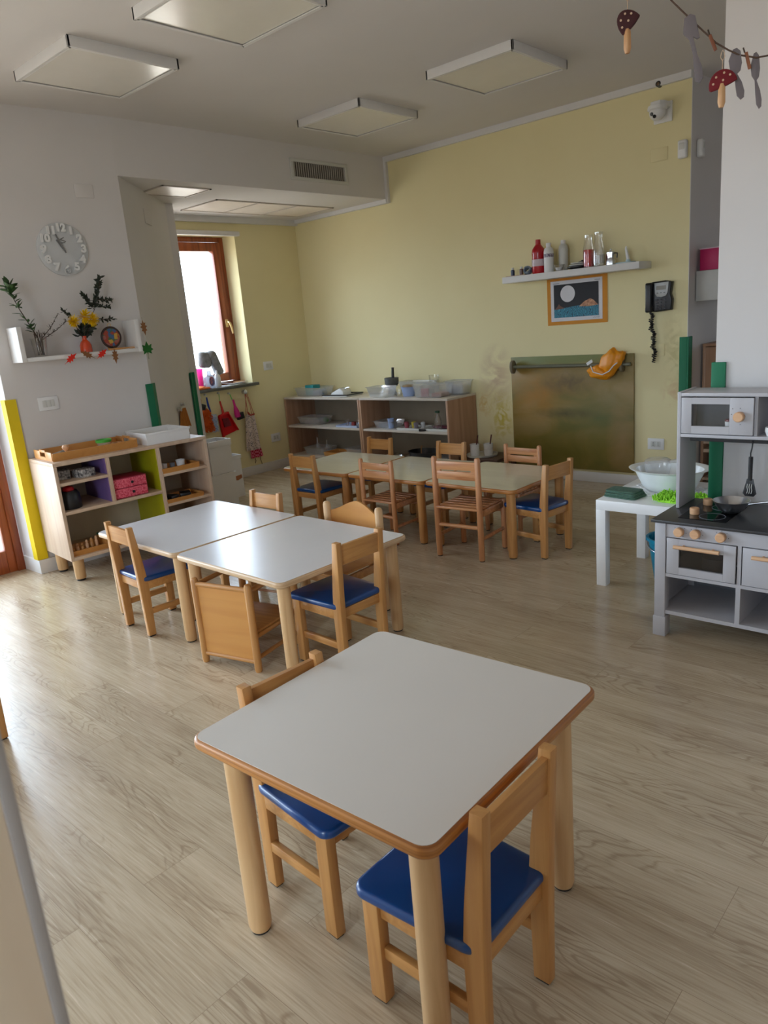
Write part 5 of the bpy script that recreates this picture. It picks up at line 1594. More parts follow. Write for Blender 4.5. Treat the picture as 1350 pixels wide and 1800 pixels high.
for k in range(330):
    s = k/329
    a = s*2*PI*26
    pts.append((-0.065+0.028*min(1, s*1.5)+0.010*math.cos(a)+0.006*math.sin(s*17), -0.03+0.010*math.sin(a), -0.095-0.36*s))
g = MB().tube(pts, 0.0034, 6)
pts = [(p[0]+0.012*math.sin(i*0.11), p[1]-0.008, p[2]-0.004) for i, p in enumerate(pts[8:290])]
g.tube(pts, 0.0030, 6)
g.build('coiled_cord', M_black, t)

# ------------------------------------------------------------------ painting board with paper bar
def board_material():
    m = bpy.data.materials.new('paint_stained_plywood')
    m.use_nodes = True
    nt = m.node_tree
    b_ = nt.nodes['Principled BSDF']
    b_.inputs['Roughness'].default_value = 0.5
    L = nt.links.new
    t_ = nt.nodes.new('ShaderNodeTexCoord')
    def noise(sc, det, scale3=(1, 1, 1), dist=0.0):
        mpx = nt.nodes.new('ShaderNodeMapping')
        mpx.inputs['Scale'].default_value = scale3
        L(t_.outputs['Object'], mpx.inputs[0])
        n_ = nt.nodes.new('ShaderNodeTexNoise')
        n_.inputs['Scale'].default_value = sc
        n_.inputs['Detail'].default_value = det
        n_.inputs['Distortion'].default_value = dist
        L(mpx.outputs[0], n_.inputs['Vector'])
        return n_
    a = noise(2.2, 5, (1, 1, 2), 0.6)
    r_ = nt.nodes.new('ShaderNodeValToRGB')
    e = r_.color_ramp.elements
    e[0].position, e[0].color = 0.36, srgb(112, 104, 48)
    e[1].position, e[1].color = 0.66, srgb(160, 136, 88)
    x = e.new(0.5)
    x.color = srgb(142, 120, 60)
    L(a.outputs['Fac'], r_.inputs[0])
    last = r_.outputs[0]
    def blob(cx, cz, wx, wz, colr, stg, sc, last):
        mp_ = nt.nodes.new('ShaderNodeMapping')
        mp_.vector_type = 'TEXTURE'
        mp_.inputs['Location'].default_value = (cx, 0, cz)
        mp_.inputs['Scale'].default_value = (wx, 1, wz)
        L(t_.outputs['Object'], mp_.inputs[0])
        g_ = nt.nodes.new('ShaderNodeTexGradient')
        g_.gradient_type = 'SPHERICAL'
        L(mp_.outputs[0], g_.inputs[0])
        n_ = noise(sc, 5, (1, 1, 1), 0.8)
        mu_ = nt.nodes.new('ShaderNodeMath')
        mu_.operation = 'MULTIPLY'
        L(g_.outputs['Fac'], mu_.inputs[0])
        L(n_.outputs['Fac'], mu_.inputs[1])
        m2_ = nt.nodes.new('ShaderNodeMath')
        m2_.operation = 'MULTIPLY'
        m2_.use_clamp = True
        m2_.inputs[1].default_value = stg
        L(mu_.outputs[0], m2_.inputs[0])
        mx_ = nt.nodes.new('ShaderNodeMix')
        mx_.data_type = 'RGBA'
        mx_.inputs[7].default_value = colr
        L(m2_.outputs[0], mx_.inputs[0])
        L(last, mx_.inputs[6])
        return mx_.outputs[2]
    last = blob(-0.30, 0.62, 0.36, 0.30, srgb(164, 112, 32), 1.5, 7, last)
    last = blob(0.25, 0.42, 0.5, 0.25, srgb(96, 102, 56), 1.8, 4, last)
    last = blob(-0.1, 0.12, 0.9, 0.28, srgb(106, 96, 24), 2.2, 3, last)
    last = blob(0.0, 0.70, 0.30, 0.12, srgb(88, 72, 46), 1.6, 14, last)
    last = blob(-0.05, 0.45, 0.34, 0.06, srgb(84, 78, 44), 1.8, 12, last)
    last = blob(0.44, 0.24, 0.14, 0.34, srgb(172, 136, 100), 1.2, 6, last)
    last = blob(-0.05, 0.90, 0.75, 0.09, srgb(118, 124, 70), 3.0, 4, last)
    L(last, b_.inputs['Base Color'])
    return m
t = thing('painting_board', 'large paint stained plywood board fixed to the yellow wall', 'board', (-2.92, 5.385, 0.10))
MB().box((0, 0, 0.455), (1.07, 0.015, 0.91), bev=0.002).build('panel', board_material(), t)
brm = mat('dirty_grey_plastic', srgb(120, 108, 86), 0.5, noise=0.08)
g = MB().tube([(-0.50, -0.055, 0.835), (0.53, -0.055, 0.835)], 0.014, 14)
g.build('paper_bar', mat('dull_metal_bar', srgb(112, 112, 96), 0.35, metal=0.3), t)
for x in (-0.49, 0.46):
    MB().prism([(0.045*math.cos(a*PI/10)*0.8, 0.055*math.sin(a*PI/10)) for a in range(20)], -0.012, 0.012, Matrix.Translation((x, -0.048, 0.835)) @ Matrix.Rotation(R(90), 4, 'Y') @ Matrix.Rotation(R(90), 4, 'Z'), bev=0.003).build('bar_holder', brm, t)
t = thing('orange_smock', 'orange plastic smock with white piping bunched over the board bar', 'smock', (-2.57, 5.33, 0.935))
def blobmesh(parts, seed=1, amp=0.25, u=28, v=18):
    q = MB()
    rnd = random.Random(seed)
    for (c, r_, rot_) in parts:
        b_ = bmesh.new()
        bmesh.ops.create_uvsphere(b_, u_segments=u, v_segments=v, radius=1)
        ph = [rnd.uniform(0, 6) for _ in range(6)]
        for vv in b_.verts:
            d = vv.co.copy()
            k = 1+amp*(0.5*math.sin(5*d.x+ph[0]+3*d.z)+0.35*math.sin(8*d.z+ph[1]-4*d.x)+0.3*math.sin(9*d.y+ph[2]+5*d.x))
            vv.co = d*k
        q._merge(b_, 0, Matrix.Translation(c) @ Euler(rot_).to_matrix().to_4x4() @ Matrix.Diagonal((r_[0], r_[1], r_[2], 1)))
    return q
q = blobmesh([((0.04, -0.03, 0.02), (0.075, 0.05, 0.11), (0, R(28), 0)), ((-0.045, -0.03, -0.055), (0.095, 0.05, 0.05), (0, R(12), 0)), ((0.10, -0.02, 0.05), (0.04, 0.04, 0.06), (0, R(40), 0))], 3, amp=0.15)
q.build('fabric', mat('orange_vinyl', srgb(232, 146, 14), 0.45, noise=0.05, nscale=20), t)
MB().tube([(-0.10, -0.075, 0.0), (-0.075, -0.085, -0.045), (0.0, -0.09, -0.065), (0.055, -0.09, -0.04), (0.085, -0.08, 0.0), (0.11, -0.07, 0.02)], 0.004, 8).build('piping', M_whiteplast, t)
MB().box((-0.115, -0.06, 0.025), (0.05, 0.01, 0.022), rot=(0, R(-30), 0)).build('tag', M_whiteplast, t)

# ------------------------------------------------------------------ tables
def table(label, loc, rz, s, h, lam, edge, leg, group=None, inset=0.058, lr=0.027, s2=None):
    s2 = s2 or s
    t = thing('school_table', label, 'table', loc, rz, group)
    MB().slab((0, 0, h-0.026), s, s2, 0.0255, 0.035, bev=0.0085, seg=4, n=6).build('edge_board', edge, t)
    MB().slab((0, 0, h-0.0012), s-0.016, s2-0.016, 0.0016, 0.029, n=6).build('laminate_top', lam, t)
    for (x, y) in ((1, 1), (1, -1), (-1, 1), (-1, -1)):
        X_, Y_ = x*(s/2-inset), y*(s2/2-inset)
        lg = MB().lathe([(0, 0.006), (lr*0.86, 0.006), (lr, 0.02), (lr, h-0.026), (0, h-0.026)], (X_, Y_, 0), n=32).build('leg', leg, t)
        MB().lathe([(0, 0), (lr*0.8, 0), (lr*0.84, 0.007), (0, 0.007)], (X_, Y_, 0), n=20).build('foot_pad', M_rub, lg)
    return t
table('square white table with amber edge in the foreground', (-1.045, 1.098, 0), R(2.4), 0.672, 0.537, M_lamW, W_edge, W_leg, lr=0.028, inset=0.07)
table('white table with pale edge nearest the low cabinet', (-3.262, 2.045, 0), R(-1.2), 0.755, 0.46, M_lamM, W_edgeP, W_leg, s2=0.745)
table('white table with pale edge in the middle, joined to the one by the cabinet', (-2.50, 2.03, 0), R(-1.0), 0.755, 0.46, M_lamM, W_edgeP, W_leg, s2=0.745)
table('cream table at the left end of the far row of three', (-3.85, 3.715, 0), R(0.5), 0.655, 0.42, M_lamC, W_edge, W_leg2)
table('cream table in the middle of the far row of three', (-3.19, 3.725, 0), 0, 0.655, 0.42, M_lamC, W_edge, W_leg2)
table('cream table at the right end of the far row of three', (-2.53, 3.74, 0), R(-0.5), 0.655, 0.42, M_lamC, W_edge, W_leg2)

# ------------------------------------------------------------------ chairs (local: front is -y)
def side_prism(pts, x0, x1):
    """pts in (y, z), thickness along x"""
    return Matrix(((0, 0, 1, 0), (1, 0, 0, 0), (0, 1, 0, 0), (0, 0, 0, 1)))
def blue_chair(label, loc, rz, sd=0.0):
    t = thing('child_chair', label, 'chair', loc, rz)
    Sx = Matrix(((0, 0, 1, 0), (1, 0, 0, 0), (0, 1, 0, 0), (0, 0, 0, 1)))
    wx, wf_ = 0.1175, 0.125
    # rear posts
    for s in (-1, 1):
        g = MB().prism([(0.108, 0.006), (0.146, 0.006), (0.150, 0.20), (0.154, 0.33), (0.166, 0.575), (0.138, 0.575), (0.112, 0.36), (0.104, 0.26)],
                       s*wx-0.014, s*wx+0.014, Sx, bev=0.0035)
        lg = g.build('leg', W_ch_v, t)
        MB().bx(s*wx-0.010, s*wx+0.010, 0.112, 0.142, 0, 0.007).build('foot_pad', M_rub, lg)
    for s in (-1, 1):
        g = MB().bx(s*wf_-0.015, s*wf_+0.015, -0.145, -0.103, 0.006, 0.288+sd, bev=0.0035)
        lg = g.build('leg', W_ch_v, t)
        MB().bx(s*wf_-0.011, s*wf_+0.011, -0.140, -0.108, 0, 0.007).build('foot_pad', M_rub, lg)
    g = MB()
    za, zb2 = 0.248+sd, 0.288+sd
    g.bx(-wf_+0.015, wf_-0.015, -0.135, -0.117, za, zb2, bev=0.002)
    g.bx(-wx+0.014, wx-0.014, 0.118, 0.136, za, zb2, bev=0.002)
    g.bx(-wf_-0.006, -wf_+0.012, -0.103, 0.108, za, zb2, bev=0.002)
    g.bx(wf_-0.012, wf_+0.006, -0.103, 0.108, za, zb2, bev=0.002)
    g.build('seat_frame', W_ch_h, t)
    MB().slab((0, -0.012, 0.289+sd), 0.29, 0.305, 0.026, 0.034, bev=0.010, seg=4, n=6, taper=0.12).build('seat', M_bluel, t)
    for s in (-1, 1):
        MB().bx(s*0.121-0.009, s*0.121+0.009, -0.104, 0.110, 0.115, 0.145, bev=0.003).build('stretcher', W_ch_y, t)
    g = MB().prism([(0.141, 0.478), (0.155, 0.478), (0.160, 0.560), (0.146, 0.560)], -wx+0.013, wx-0.013, Sx, bev=0.0025)
    g.build('back_rail', W_ch_h, t)
    return t
blue_chair('blue seated chair at the right side of the foreground table, seen from behind', (-0.815, 0.992, 0), R(-89.1), -0.028)
CH = blue_chair('blue seated chair tucked under the left side of the foreground table', (-1.255, 1.05, 0), R(87))
CH.scale = (0.98, 0.98, 0.98)
dup(CH, (-3.288, 1.778, 0), R(180-3), 'blue seated chair at the near left of the joined white tables', scale=0.97)
dup(CH, (-2.187, 2.003, 0), R(-90-2), 'blue seated chair at the right end of the joined white tables', scale=1.0)
dup(CH, (-3.185, 2.31, 0), R(0+2), 'blue seated chair behind the joined white tables, only its back rail showing', scale=0.95)
dup(CH, (-3.85, 3.455, 0), R(180), 'dark blue seated chair at the near left of the cream tables', scale=0.96)
dup(CH, (-2.205, 3.672, 0), R(-90-8), 'blue seated chair at the right end of the cream tables', scale=0.96)
dup(CH, (-3.82, 3.94, 0), R(0), 'chair across the cream tables, its back before the gap between shelf units', scale=0.94)
dup(CH, (-3.14, 3.94, 0), R(0), 'chair across the cream tables, its back before the brush cups', scale=0.94)

def round_post_chair(label, loc, rz):
    t = thing('slatted_chair', label, 'chair', loc, rz)
    wx, pr = 0.145, 0.0175
    def post(x, y, h_, top=0):
        return MB().lathe([(0, 0.005), (pr*0.85, 0.005), (pr, 0.012), (pr, h_-0.014), (pr*0.8, h_-0.004), (pr*0.4, h_), (0, h_)], (x, y, 0), n=20)
    for s in (-1, 1):
        lg = post(s*wx, 0.14, 0.612).build('leg', W_red_v, t)
        MB().lathe([(0, 0), (pr*0.8, 0), (pr*0.8, 0.006), (0, 0.006)], (s*wx, 0.14, 0), n=14).build('foot_pad', M_rub, lg)
        lg = post(s*wx, -0.14, 0.315).build('leg', W_red_v, t)
        MB().lathe([(0, 0), (pr*0.8, 0), (pr*0.8, 0.006), (0, 0.006)], (s*wx, -0.14, 0), n=14).build('foot_pad', M_rub, lg)
    # back board with a slot
    a = wx-0.012
    g = MB()
    g.bx(-a, a, 0.133, 0.147, 0.535, 0.585, bev=0.003)
    g.bx(-a, a, 0.133, 0.147, 0.478, 0.527, bev=0.003)
    g.bx(-a, -a+0.03, 0.134, 0.146, 0.524, 0.538)
    g.bx(a-0.03, a, 0.134, 0.146, 0.524, 0.538)
    g.build('back_board', W_red_h, t)
    g = MB()
    for k in range(6):
        y = -0.135+k*0.050
        g.bx(-wx, wx, y, y+0.042, 0.302, 0.315, bev=0.003)
    g.build('seat', W_red_h, t)
    for s in (-1, 1):
        MB().bx(s*wx-0.008, s*wx+0.008, -0.125, 0.125, 0.262, 0.301, bev=0.003).build('side_rail', W_red_h, t)
    MB().tube([(-wx-0.012, 0.14, 0.20), (wx+0.0, 0.14, 0.20)], 0.012, 12).build('stretcher', W_red_h, t)
    MB().tube([(-wx, -0.14, 0.24), (wx, -0.14, 0.24)], 0.010, 12).build('stretcher', W_red_h, t)
    for s in (-1, 1):
        MB().tube([(s*wx, -0.14, 0.13), (s*wx, 0.14, 0.13)], 0.011, 12).build('stretcher', W_red_h, t)
    return t
SCH = round_post_chair('round post slatted chair at the near side of the rightmost cream table', (-2.545, 3.46, 0), R(180+5))
dup(SCH, (-3.19, 3.475, 0), R(180), 'slatted round post chair at the near side of the middle cream table', scale=0.9)
dup(SCH, (-2.59, 4.00, 0), R(-1), 'slatted round post chair on the wall side by the painting board', scale=0.88)

def low_armchair(label, loc, rz):
    t = thing('low_armchair', label, 'chair', loc, rz)
    wx, dy, pr = 0.148, 0.15, 0.0165
    for s in (-1, 1):
        for y in (dy, -dy):
            lg = MB().lathe([(0, 0.0), (pr*0.8, 0.0), (pr, 0.012), (pr, 0.380), (pr*0.8, 0.392), (pr*0.4, 0.396), (0, 0.396)], (s*wx, y, 0), n=20).build('leg', W_ch_v, t)
    MB().bx(-wx+0.01, wx-0.01, dy-0.004, dy+0.004, 0.05, 0.362).build('back_panel', W_ply, t)
    MB().tube([(-wx, dy, 0.368), (wx, dy, 0.368)], 0.011, 12).build('back_rail', W_ch_h, t)
    MB().tube([(-wx, dy, 0.045), (wx, dy, 0.045)], 0.011, 12).build('bottom_rail', W_ch_h, t)
    MB().bx(-wx, wx, -dy, dy-0.01, 0.165, 0.178, bev=0.003).build('seat', W_ch_h, t)
    for s in (-1, 1):
        MB().tube([(s*wx, dy, 0.362), (s*wx, -dy, 0.362)], 0.011, 12).build('arm_rail', W_ch_y, t)
        MB().tube([(s*wx, dy, 0.155), (s*wx, -dy, 0.155)], 0.010, 12).build('seat_rail', W_ch_y, t)
        MB().tube([(s*wx, dy, 0.06), (s*wx, -dy, 0.06)], 0.010, 12).build('lower_rail', W_ch_y, t)
    MB().tube([(-wx, -dy, 0.24), (wx, -dy, 0.24)], 0.006, 8).build('cross_bar', W_ch_h, t)
    return t
low_armchair('low wooden armchair with solid plywood back at the near side of the joined white tables', (-2.583, 1.81, 0), R(180+13))

def curved_back_chair(label, loc, rz):
    t = thing('curved_back_chair', label, 'chair', loc, rz)
    wx, pr = 0.175, 0.020
    for s in (-1, 1):
        for (y, h_) in ((0.15, 0.53), (-0.14, 0.27)):
            lg = MB().lathe([(0, 0.006), (pr*0.85, 0.006), (pr, 0.016), (pr, h_-0.016), (pr*0.8, h_-0.005), (pr*0.4, h_), (0, h_)], (s*wx, y, 0), n=22).build('leg', W_leg, t)
            MB().lathe([(0, 0), (pr*0.8, 0), (pr*0.8, 0.007), (0, 0.007)], (s*wx, y, 0), n=14).build('foot_pad', M_rub, lg)
    # curved, wavy-topped back panel
    b_ = bmesh.new()
    n = 24
    rows = []
    for side in (0, 1):
        for (zf) in (0, 1):
            row = []
            for i in range(n+1):
                u_ = i/n*2-1
                y = 0.15+0.035*(1-u_*u_)+side*0.010
                z = 0.375 if zf == 0 else 0.495+0.042*(0.5+0.5*math.cos(PI*u_))-0.012*abs(u_)
                row.append(b_.verts.new((u_*(wx-0.008), y, z)))
            rows.append(row)
    F0, F1, B0, B1 = rows
    for i in range(n):
        b_.faces.new((F0[i], F0[i+1], F1[i+1], F1[i]))
        b_.faces.new((B0[i+1], B0[i], B1[i], B1[i+1]))
        b_.faces.new((F1[i], F1[i+1], B1[i+1], B1[i]))
        b_.faces.new((F0[i+1], F0[i], B0[i], B0[i+1]))
    b_.faces.new((F0[0], F1[0], B1[0], B0[0]))
    b_.faces.new((F0[n], B0[n], B1[n], F1[n]))
    bmesh.ops.recalc_face_normals(b_, faces=b_.faces)
    q = MB()
    q._merge(b_)
    q.build('back_panel', W_ply, t)
    MB().slab((0, -0.01, 0.272), 0.37, 0.34, 0.014, 0.07, bev=0.004, n=8).build('seat', W_ply, t)
    g = MB()
    for s in (-1, 1):
        g.bx(s*wx-0.007, s*wx+0.007, -0.13, 0.14, 0.222, 0.262, bev=0.003)
    g.bx(-wx, wx, 0.143, 0.157, 0.222, 0.262, bev=0.003)
    g.bx(-wx, wx, -0.147, -0.133, 0.222, 0.262, bev=0.003)
    g.build('seat_frame', W_ch_h, t)
    return t
curved_back_chair('wooden chair with wavy topped curved back behind the joined white tables', (-2.555, 2.34, 0), R(2))

# ------------------------------------------------------------------ white side table and things on it
t = thing('side_table', 'small square white side table behind the toy kitchen', 'table', (-1.395, 3.58, 0), R(0.5))
MB().bx(-0.27, 0.27, -0.27, 0.27, 0.40, 0.45, bev=0.002).build('top', mat('white_foil', srgb(238, 238, 238), 0.3, noise=0.005), t)
for (x, y) in ((-1, -1), (1, -1), (-1, 1), (1, 1)):
    MB().bx(x*0.245-0.025, x*0.245+0.025, y*0.245-0.025, y*0.245+0.025, 0, 0.40, bev=0.0015).build('leg', mat('white_foil', None), t)
t = thing('doily', 'white openwork mat under the wash basin', 'mat', (-1.42, 3.60, 0.4505))
g = MB()
for k in range(13):
    for j in range(9):
        x, y = -0.18+0.03*k, -0.12+0.03*j
        g.box((x, y, 0.0015), (0.022, 0.006, 0.003), rot=(0, 0, R(35 if (k+j) % 2 else -35)))
g.build('lattice', M_whiteplast, t)
t = thing('wash_basin', 'white oval plastic wash basin on the side table', 'basin', (-1.425, 3.635, 0.4535))
MB().lathe([(0, 0), (0.125, 0), (0.15, 0.02), (0.185, 0.09), (0.195, 0.115), (0.225, 0.125), (0.23, 0.130), (0.222, 0.132), (0.19, 0.122), (0.178, 0.09), (0.145, 0.024), (0.12, 0.006), (0, 0.006)], n=48, scale=(0.87, 0.72, 0.86)).build('bowl', mat('basin_white', srgb(236, 240, 240), 0.3), t)
t = thing('plastic_jug', 'clear plastic pitcher lying upside down in the wash basin', 'jug', (-1.47, 3.60, 0.51))
MB().lathe([(0.05, 0), (0.062, 0.06), (0.064, 0.095), (0.05, 0.105), (0, 0.108)], n=28).build('body', M_tub, t)
MB().tube([(0.055, 0.0, 0.09), (0.09, 0.0, 0.10), (0.13, 0.0, 0.095), (0.15, 0.0, 0.07)], 0.008, 8).build('handle', M_tub, t)
g = MB()
for k in range(9):
    a = -2.4+0.22*k
    g.box((0.0635*math.cos(a), 0.0635*math.sin(a), 0.035), (0.010, 0.001, 0.006), rot=(0, 0, a+PI/2))
g.build('printed_band', M_black, t)
t = thing('folded_cloth', 'folded dark green cloth at the front left of the side table', 'cloth', (-1.565, 3.43, 0.4505), R(-8))
g = MB()
for k in range(5):
    g.slab((0.003*(k % 2), -0.002*k, 0.0005+0.0072*k), 0.178-0.004*k, 0.128-0.006*k-(0.006 if k % 2 else 0), 0.0068, 0.02, bev=0.0032, n=5, rz=R(1.2*k*(-1)**k))
g.build('layers', mat('dark_green_cloth', srgb(78, 108, 92), 0.95, noise=0.1, nscale=70), t)
t = thing('microfibre_mitt', 'bright lime green shaggy mitt on the side table behind the toy kitchen', 'mitt', (-1.29, 3.42, 0.4505))
MB().slab((0.02, 0.02, 0), 0.25, 0.13, 0.012, 0.04, bev=0.003).build('backing', mat('lime_microfibre', srgb(164, 226, 66), 0.9), t)
g = MB()
for i in range(620):
    x, y = random.uniform(-0.11, 0.15), random.uniform(-0.05, 0.09)
    dx, dy = random.uniform(-.012, .012), random.uniform(-.016, .008)
    g.tube([(x, y, 0.008), (x+dx*.5, y+dy*.5, 0.022), (x+dx, y+dy, 0.038-0.018*random.random())], 0.0032, 4)
g.build('pile', mat('lime_microfibre', srgb(164, 226, 66), 0.9), t)
t = thing('white_bowl', 'small white bowl at the back of the side table seen through the toy kitchen', 'bowl', (-1.175, 3.53, 0.4505))
MB().lathe([(0, 0), (0.022, 0), (0.042, 0.035), (0.040, 0.035), (0.020, 0.004), (0, 0.004)], n=26).build('body', M_whiteplast, t)
t = thing('teal_bucket', 'teal plastic bucket under the white side table', 'bucket', (-1.335, 3.46, 0))
MB().lathe([(0, 0), (0.075, 0), (0.080, 0.01), (0.112, 0.24), (0.120, 0.245), (0.122, 0.262), (0.112, 0.262), (0.106, 0.235), (0.076, 0.012), (0, 0.008)], n=36).build('body', mat('teal_bucket_plastic', srgb(0, 128, 160), 0.35), t)
MB().box((-0.116, 0.0, 0.245), (0.02, 0.05, 0.03), bev=0.004).build('lug', mat('teal_bucket_plastic', None), t)
g = MB().tube([(0.116*math.cos(a*PI/16)*-1, -0.116*math.sin(a*PI/16), 0.238-0.035*math.sin(a*PI/16)) for a in range(17)], 0.0028, 6)
g.build('wire_handle', M_steel, t)

# ------------------------------------------------------------------ toy kitchen
t = thing('toy_kitchen', 'grey wooden toy kitchen with dark worktop and wooden knobs', 'toy kitchen', (-1.19, 2.89, 0))
KW, KD = 0.72, 0.38
KG = t
def holed(x0, x1, z0, z1, hx0, hx1, hz0, hz1, y0, y1):
    g = MB()
    g.bx(x0, hx0, y0, y1, z0, z1, bev=0.001)
    g.bx(hx1, x1, y0, y1, z0, z1, bev=0.001)
    g.bx(hx0, hx1, y0, y1, hz1, z1)
    g.bx(hx0, hx1, y0, y1, z0, hz0)
    return g
for x in (0.0, KW-0.045):
    for y in (0.0, KD-0.045):
        lg = MB().bx(x, x+0.045, y, y+0.045, 0.0, 0.502, bev=0.002).build('leg', M_grey, KG)
        if y == 0:
            MB().bx(x-0.004, x+0.049, y-0.004, y+0.049, 0.0, 0.088, bev=0.002).build('height_sleeve', M_grey, lg)
MB().bx(0.006, 0.018, 0.045, KD-0.045, 0.10, 0.50).build('side_panel', M_grey, KG)
MB().bx(KW-0.018, KW-0.006, 0.045, KD-0.045, 0.10, 0.50).build('side_panel', M_grey, KG)
MB().bx(-0.012, KW+0.012, -0.012, KD+0.01, 0.503, 0.515, bev=0.001).build('worktop', M_dark, KG)
MB().bx(0.045, KW-0.045, 0.006, 0.018, 0.443, 0.502).build('knob_panel', M_grey, KG)
MB().bx(0.018, KW-0.018, 0.045, KD-0.02, 0.270, 0.284).bx(0.045, KW-0.045, 0.004, 0.045, 0.270, 0.284).build('shelf', M_grey, KG)
MB().bx(0.018, KW-0.018, 0.045, KD-0.02, 0.103, 0.119).bx(0.045, KW-0.045, 0.004, 0.045, 0.103, 0.119).build('shelf', M_grey, KG)
MB().bx(0.323, 0.341, 0.004, KD-0.02, 0.119, 0.270).build('divider', M_grey, KG)
MB().bx(0.325, 0.339, 0.006, KD-0.02, 0.284, 0.443).build('divider', M_grey, KG)
MB().bx(0.018, KW-0.018, KD-0.02, KD-0.012, 0.103, 0.50).build('back_panel', mat('grey_back', srgb(120, 120, 124), 0.6), KG)
od = holed(0.050, 0.320, 0.287, 0.440, 0.100, 0.274, 0.318, 0.399, 0.000, 0.012).build('oven_door', M_grey, KG)
MB().bx(0.098, 0.276, 0.010, 0.013, 0.316, 0.401).build('window_pane', clear('smoked_plastic', (0.62, 0.62, 0.64, 1), gloss=0.1), od)
MB().tube([(0.088, -0.026, 0.413), (0.266, -0.026, 0.413)], 0.008, 14).tube([(0.12, 0.0, 0.413), (0.12, -0.026, 0.413)], 0.005, 10).tube([(0.235, 0.0, 0.413), (0.235, -0.026, 0.413)], 0.005, 10).build('handle', W_pale, od)
cd_ = MB().bx(0.345, 0.668, 0.0, 0.012, 0.287, 0.440, bev=0.001).build('cupboard_door', M_grey, KG)
MB().tube([(0.385, -0.026, 0.413), (0.63, -0.026, 0.413)], 0.008, 14).tube([(0.42, 0.0, 0.413), (0.42, -0.026, 0.413)], 0.005, 10).build('handle', W_pale, cd_)
kp = mat('printed_dots', srgb(70, 70, 80), 0.6)
for x in (0.101, 0.166, 0.264):
    kn = MB().lathe([(0, 0), (0.018, 0), (0.019, 0.003), (0.019, 0.022), (0.016, 0.025), (0, 0.025)], (x, 0.006, 0.472), n=26, rot=(R(90), 0, 0)).build('knob', W_pale, KG)
    g = MB()
    for a in (-60, -10, 40, 90, 140, 220):
        g.lathe([(0, 0), (0.0016, 0), (0.0016, 0.0006), (0, 0.0006)], (x+0.0255*math.cos(R(a)), 0.006, 0.472+0.0235*math.sin(R(a))), n=8, rot=(R(90), 0, 0))
    g.build('dial_mark', kp, KG)
# hob and sink in the worktop
hb = MB().bx(0.075, 0.262, 0.052, 0.325, 0.515, 0.5175).build('hob', mat('black_glass', srgb(10, 10, 12), 0.08), KG)
for y in (0.115, 0.265):
    g = MB().lathe([(0.048, 0), (0.051, 0), (0.051, 0.0006), (0.048, 0.0006), (0.048, 0)], (0.19, y, 0.5176), n=40)
    g.build('cooking_ring', mat('ring_grey', srgb(120, 124, 134), 0.4), hb)
g = MB().lathe([(0.08, 0), (0.098, 0), (0.098, 0.004), (0.085, 0.004), (0.07, -0.05), (0, -0.05)], (0.50, 0.19, 0.5155), n=36)
g.build('sink', M_steel, KG)
g = MB().tube([(0.50, 0.31, 0.515), (0.50, 0.31, 0.62), (0.50, 0.27, 0.66), (0.50, 0.22, 0.64)], 0.010, 12)
g.build('tap', M_steel, KG)
# hutch
HY = 0.195
for x in (0.010, KW-0.025):
    MB().bx(x, x+0.015, HY, KD, 0.516, 1.012, bev=0.002).build('upright', M_grey, KG)
MB().bx(0.025, KW-0.025, HY, KD, 0.994, 1.008, bev=0.001).build('hutch_top', M_grey, KG)
MB().bx(0.025, KW-0.025, HY, KD, 0.825, 0.838, bev=0.001).build('hutch_shelf', M_grey, KG)
MB().bx(0.025, KW-0.025, KD-0.008, KD-0.002, 0.838, 0.994).build('hutch_back', mat('grey_back', None), KG)
MB().bx(0.308, 0.320, HY+0.01, KD-0.01, 0.838, 0.994).build('hutch_divider', M_grey, KG)
MB().bx(0.06, KW-0.06, HY+0.015, HY+0.022, 0.808, 0.824).build('hanging_rail', M_black, KG)
mw_ = holed(0.029, 0.308, 0.842, 0.990, 0.070, 0.219, 0.874, 0.964, HY-0.006, HY+0.006).build('microwave_door', M_grey, KG)
MB().bx(0.068, 0.221, HY+0.004, HY+0.0055, 0.872, 0.966).build('window_pane', clear('clear_door_film', gloss=0.06), mw_)
MB().lathe([(0, 0), (0.019, 0), (0.020, 0.003), (0.020, 0.024), (0.017, 0.027), (0, 0.027)], (0.259, HY-0.006, 0.917), n=26, rot=(R(90), 0, 0)).build('knob', W_pale, mw_)
g = MB()
for (dx, dz) in ((-0.028, 0.03), (0.0, 0.032), (-0.032, 0.008), (0.002, -0.032)):
    g.lathe([(0, 0), (0.0018, 0), (0.0018, 0.0006), (0, 0.0006)], (0.259+dx, HY-0.006, 0.917+dz), n=8, rot=(R(90), 0, 0))
g.build('dial_mark', kp, mw_)

def kpos(x, y, z):
    return (-1.19+x, 2.89+y, z)
# wooden knob discs on the hob
for (x, y, lab) in ((0.115, 0.125, 'wooden disc nearest the front on the toy hob'), (0.112, 0.288, 'wooden disc at the back of the toy hob')):
    solo('wooden_disc', lab, 'wooden disc', MB().lathe([(0, 0), (0.018, 0), (0.019, 0.003), (0.019, 0.024), (0.016, 0.027), (0, 0.027)], n=26), W_pale, kpos(x, y, 0.518), group='wooden discs on the toy hob')
t = thing('wok', 'steel toy pan with side handle on the toy hob', 'pan', kpos(0.232, 0.21, 0.5185), R(10))
MB().lathe([(0, 0), (0.03, 0), (0.05, 0.014), (0.068, 0.045), (0.072, 0.050), (0.069, 0.051), (0.064, 0.044), (0.047, 0.017), (0.028, 0.003), (0, 0.003)], n=40).build('bowl', M_steel, t)
MB().tube([(0.062, 0, 0.036), (0.10, 0, 0.044), (0.135, 0, 0.050)], [0.005, 0.004, 0.005], 10).build('handle', M_steel, t)
t = thing('spatula', 'black slotted toy spatula hanging from the kitchen rail', 'spatula', kpos(0.302, HY+0.008, 0.80))
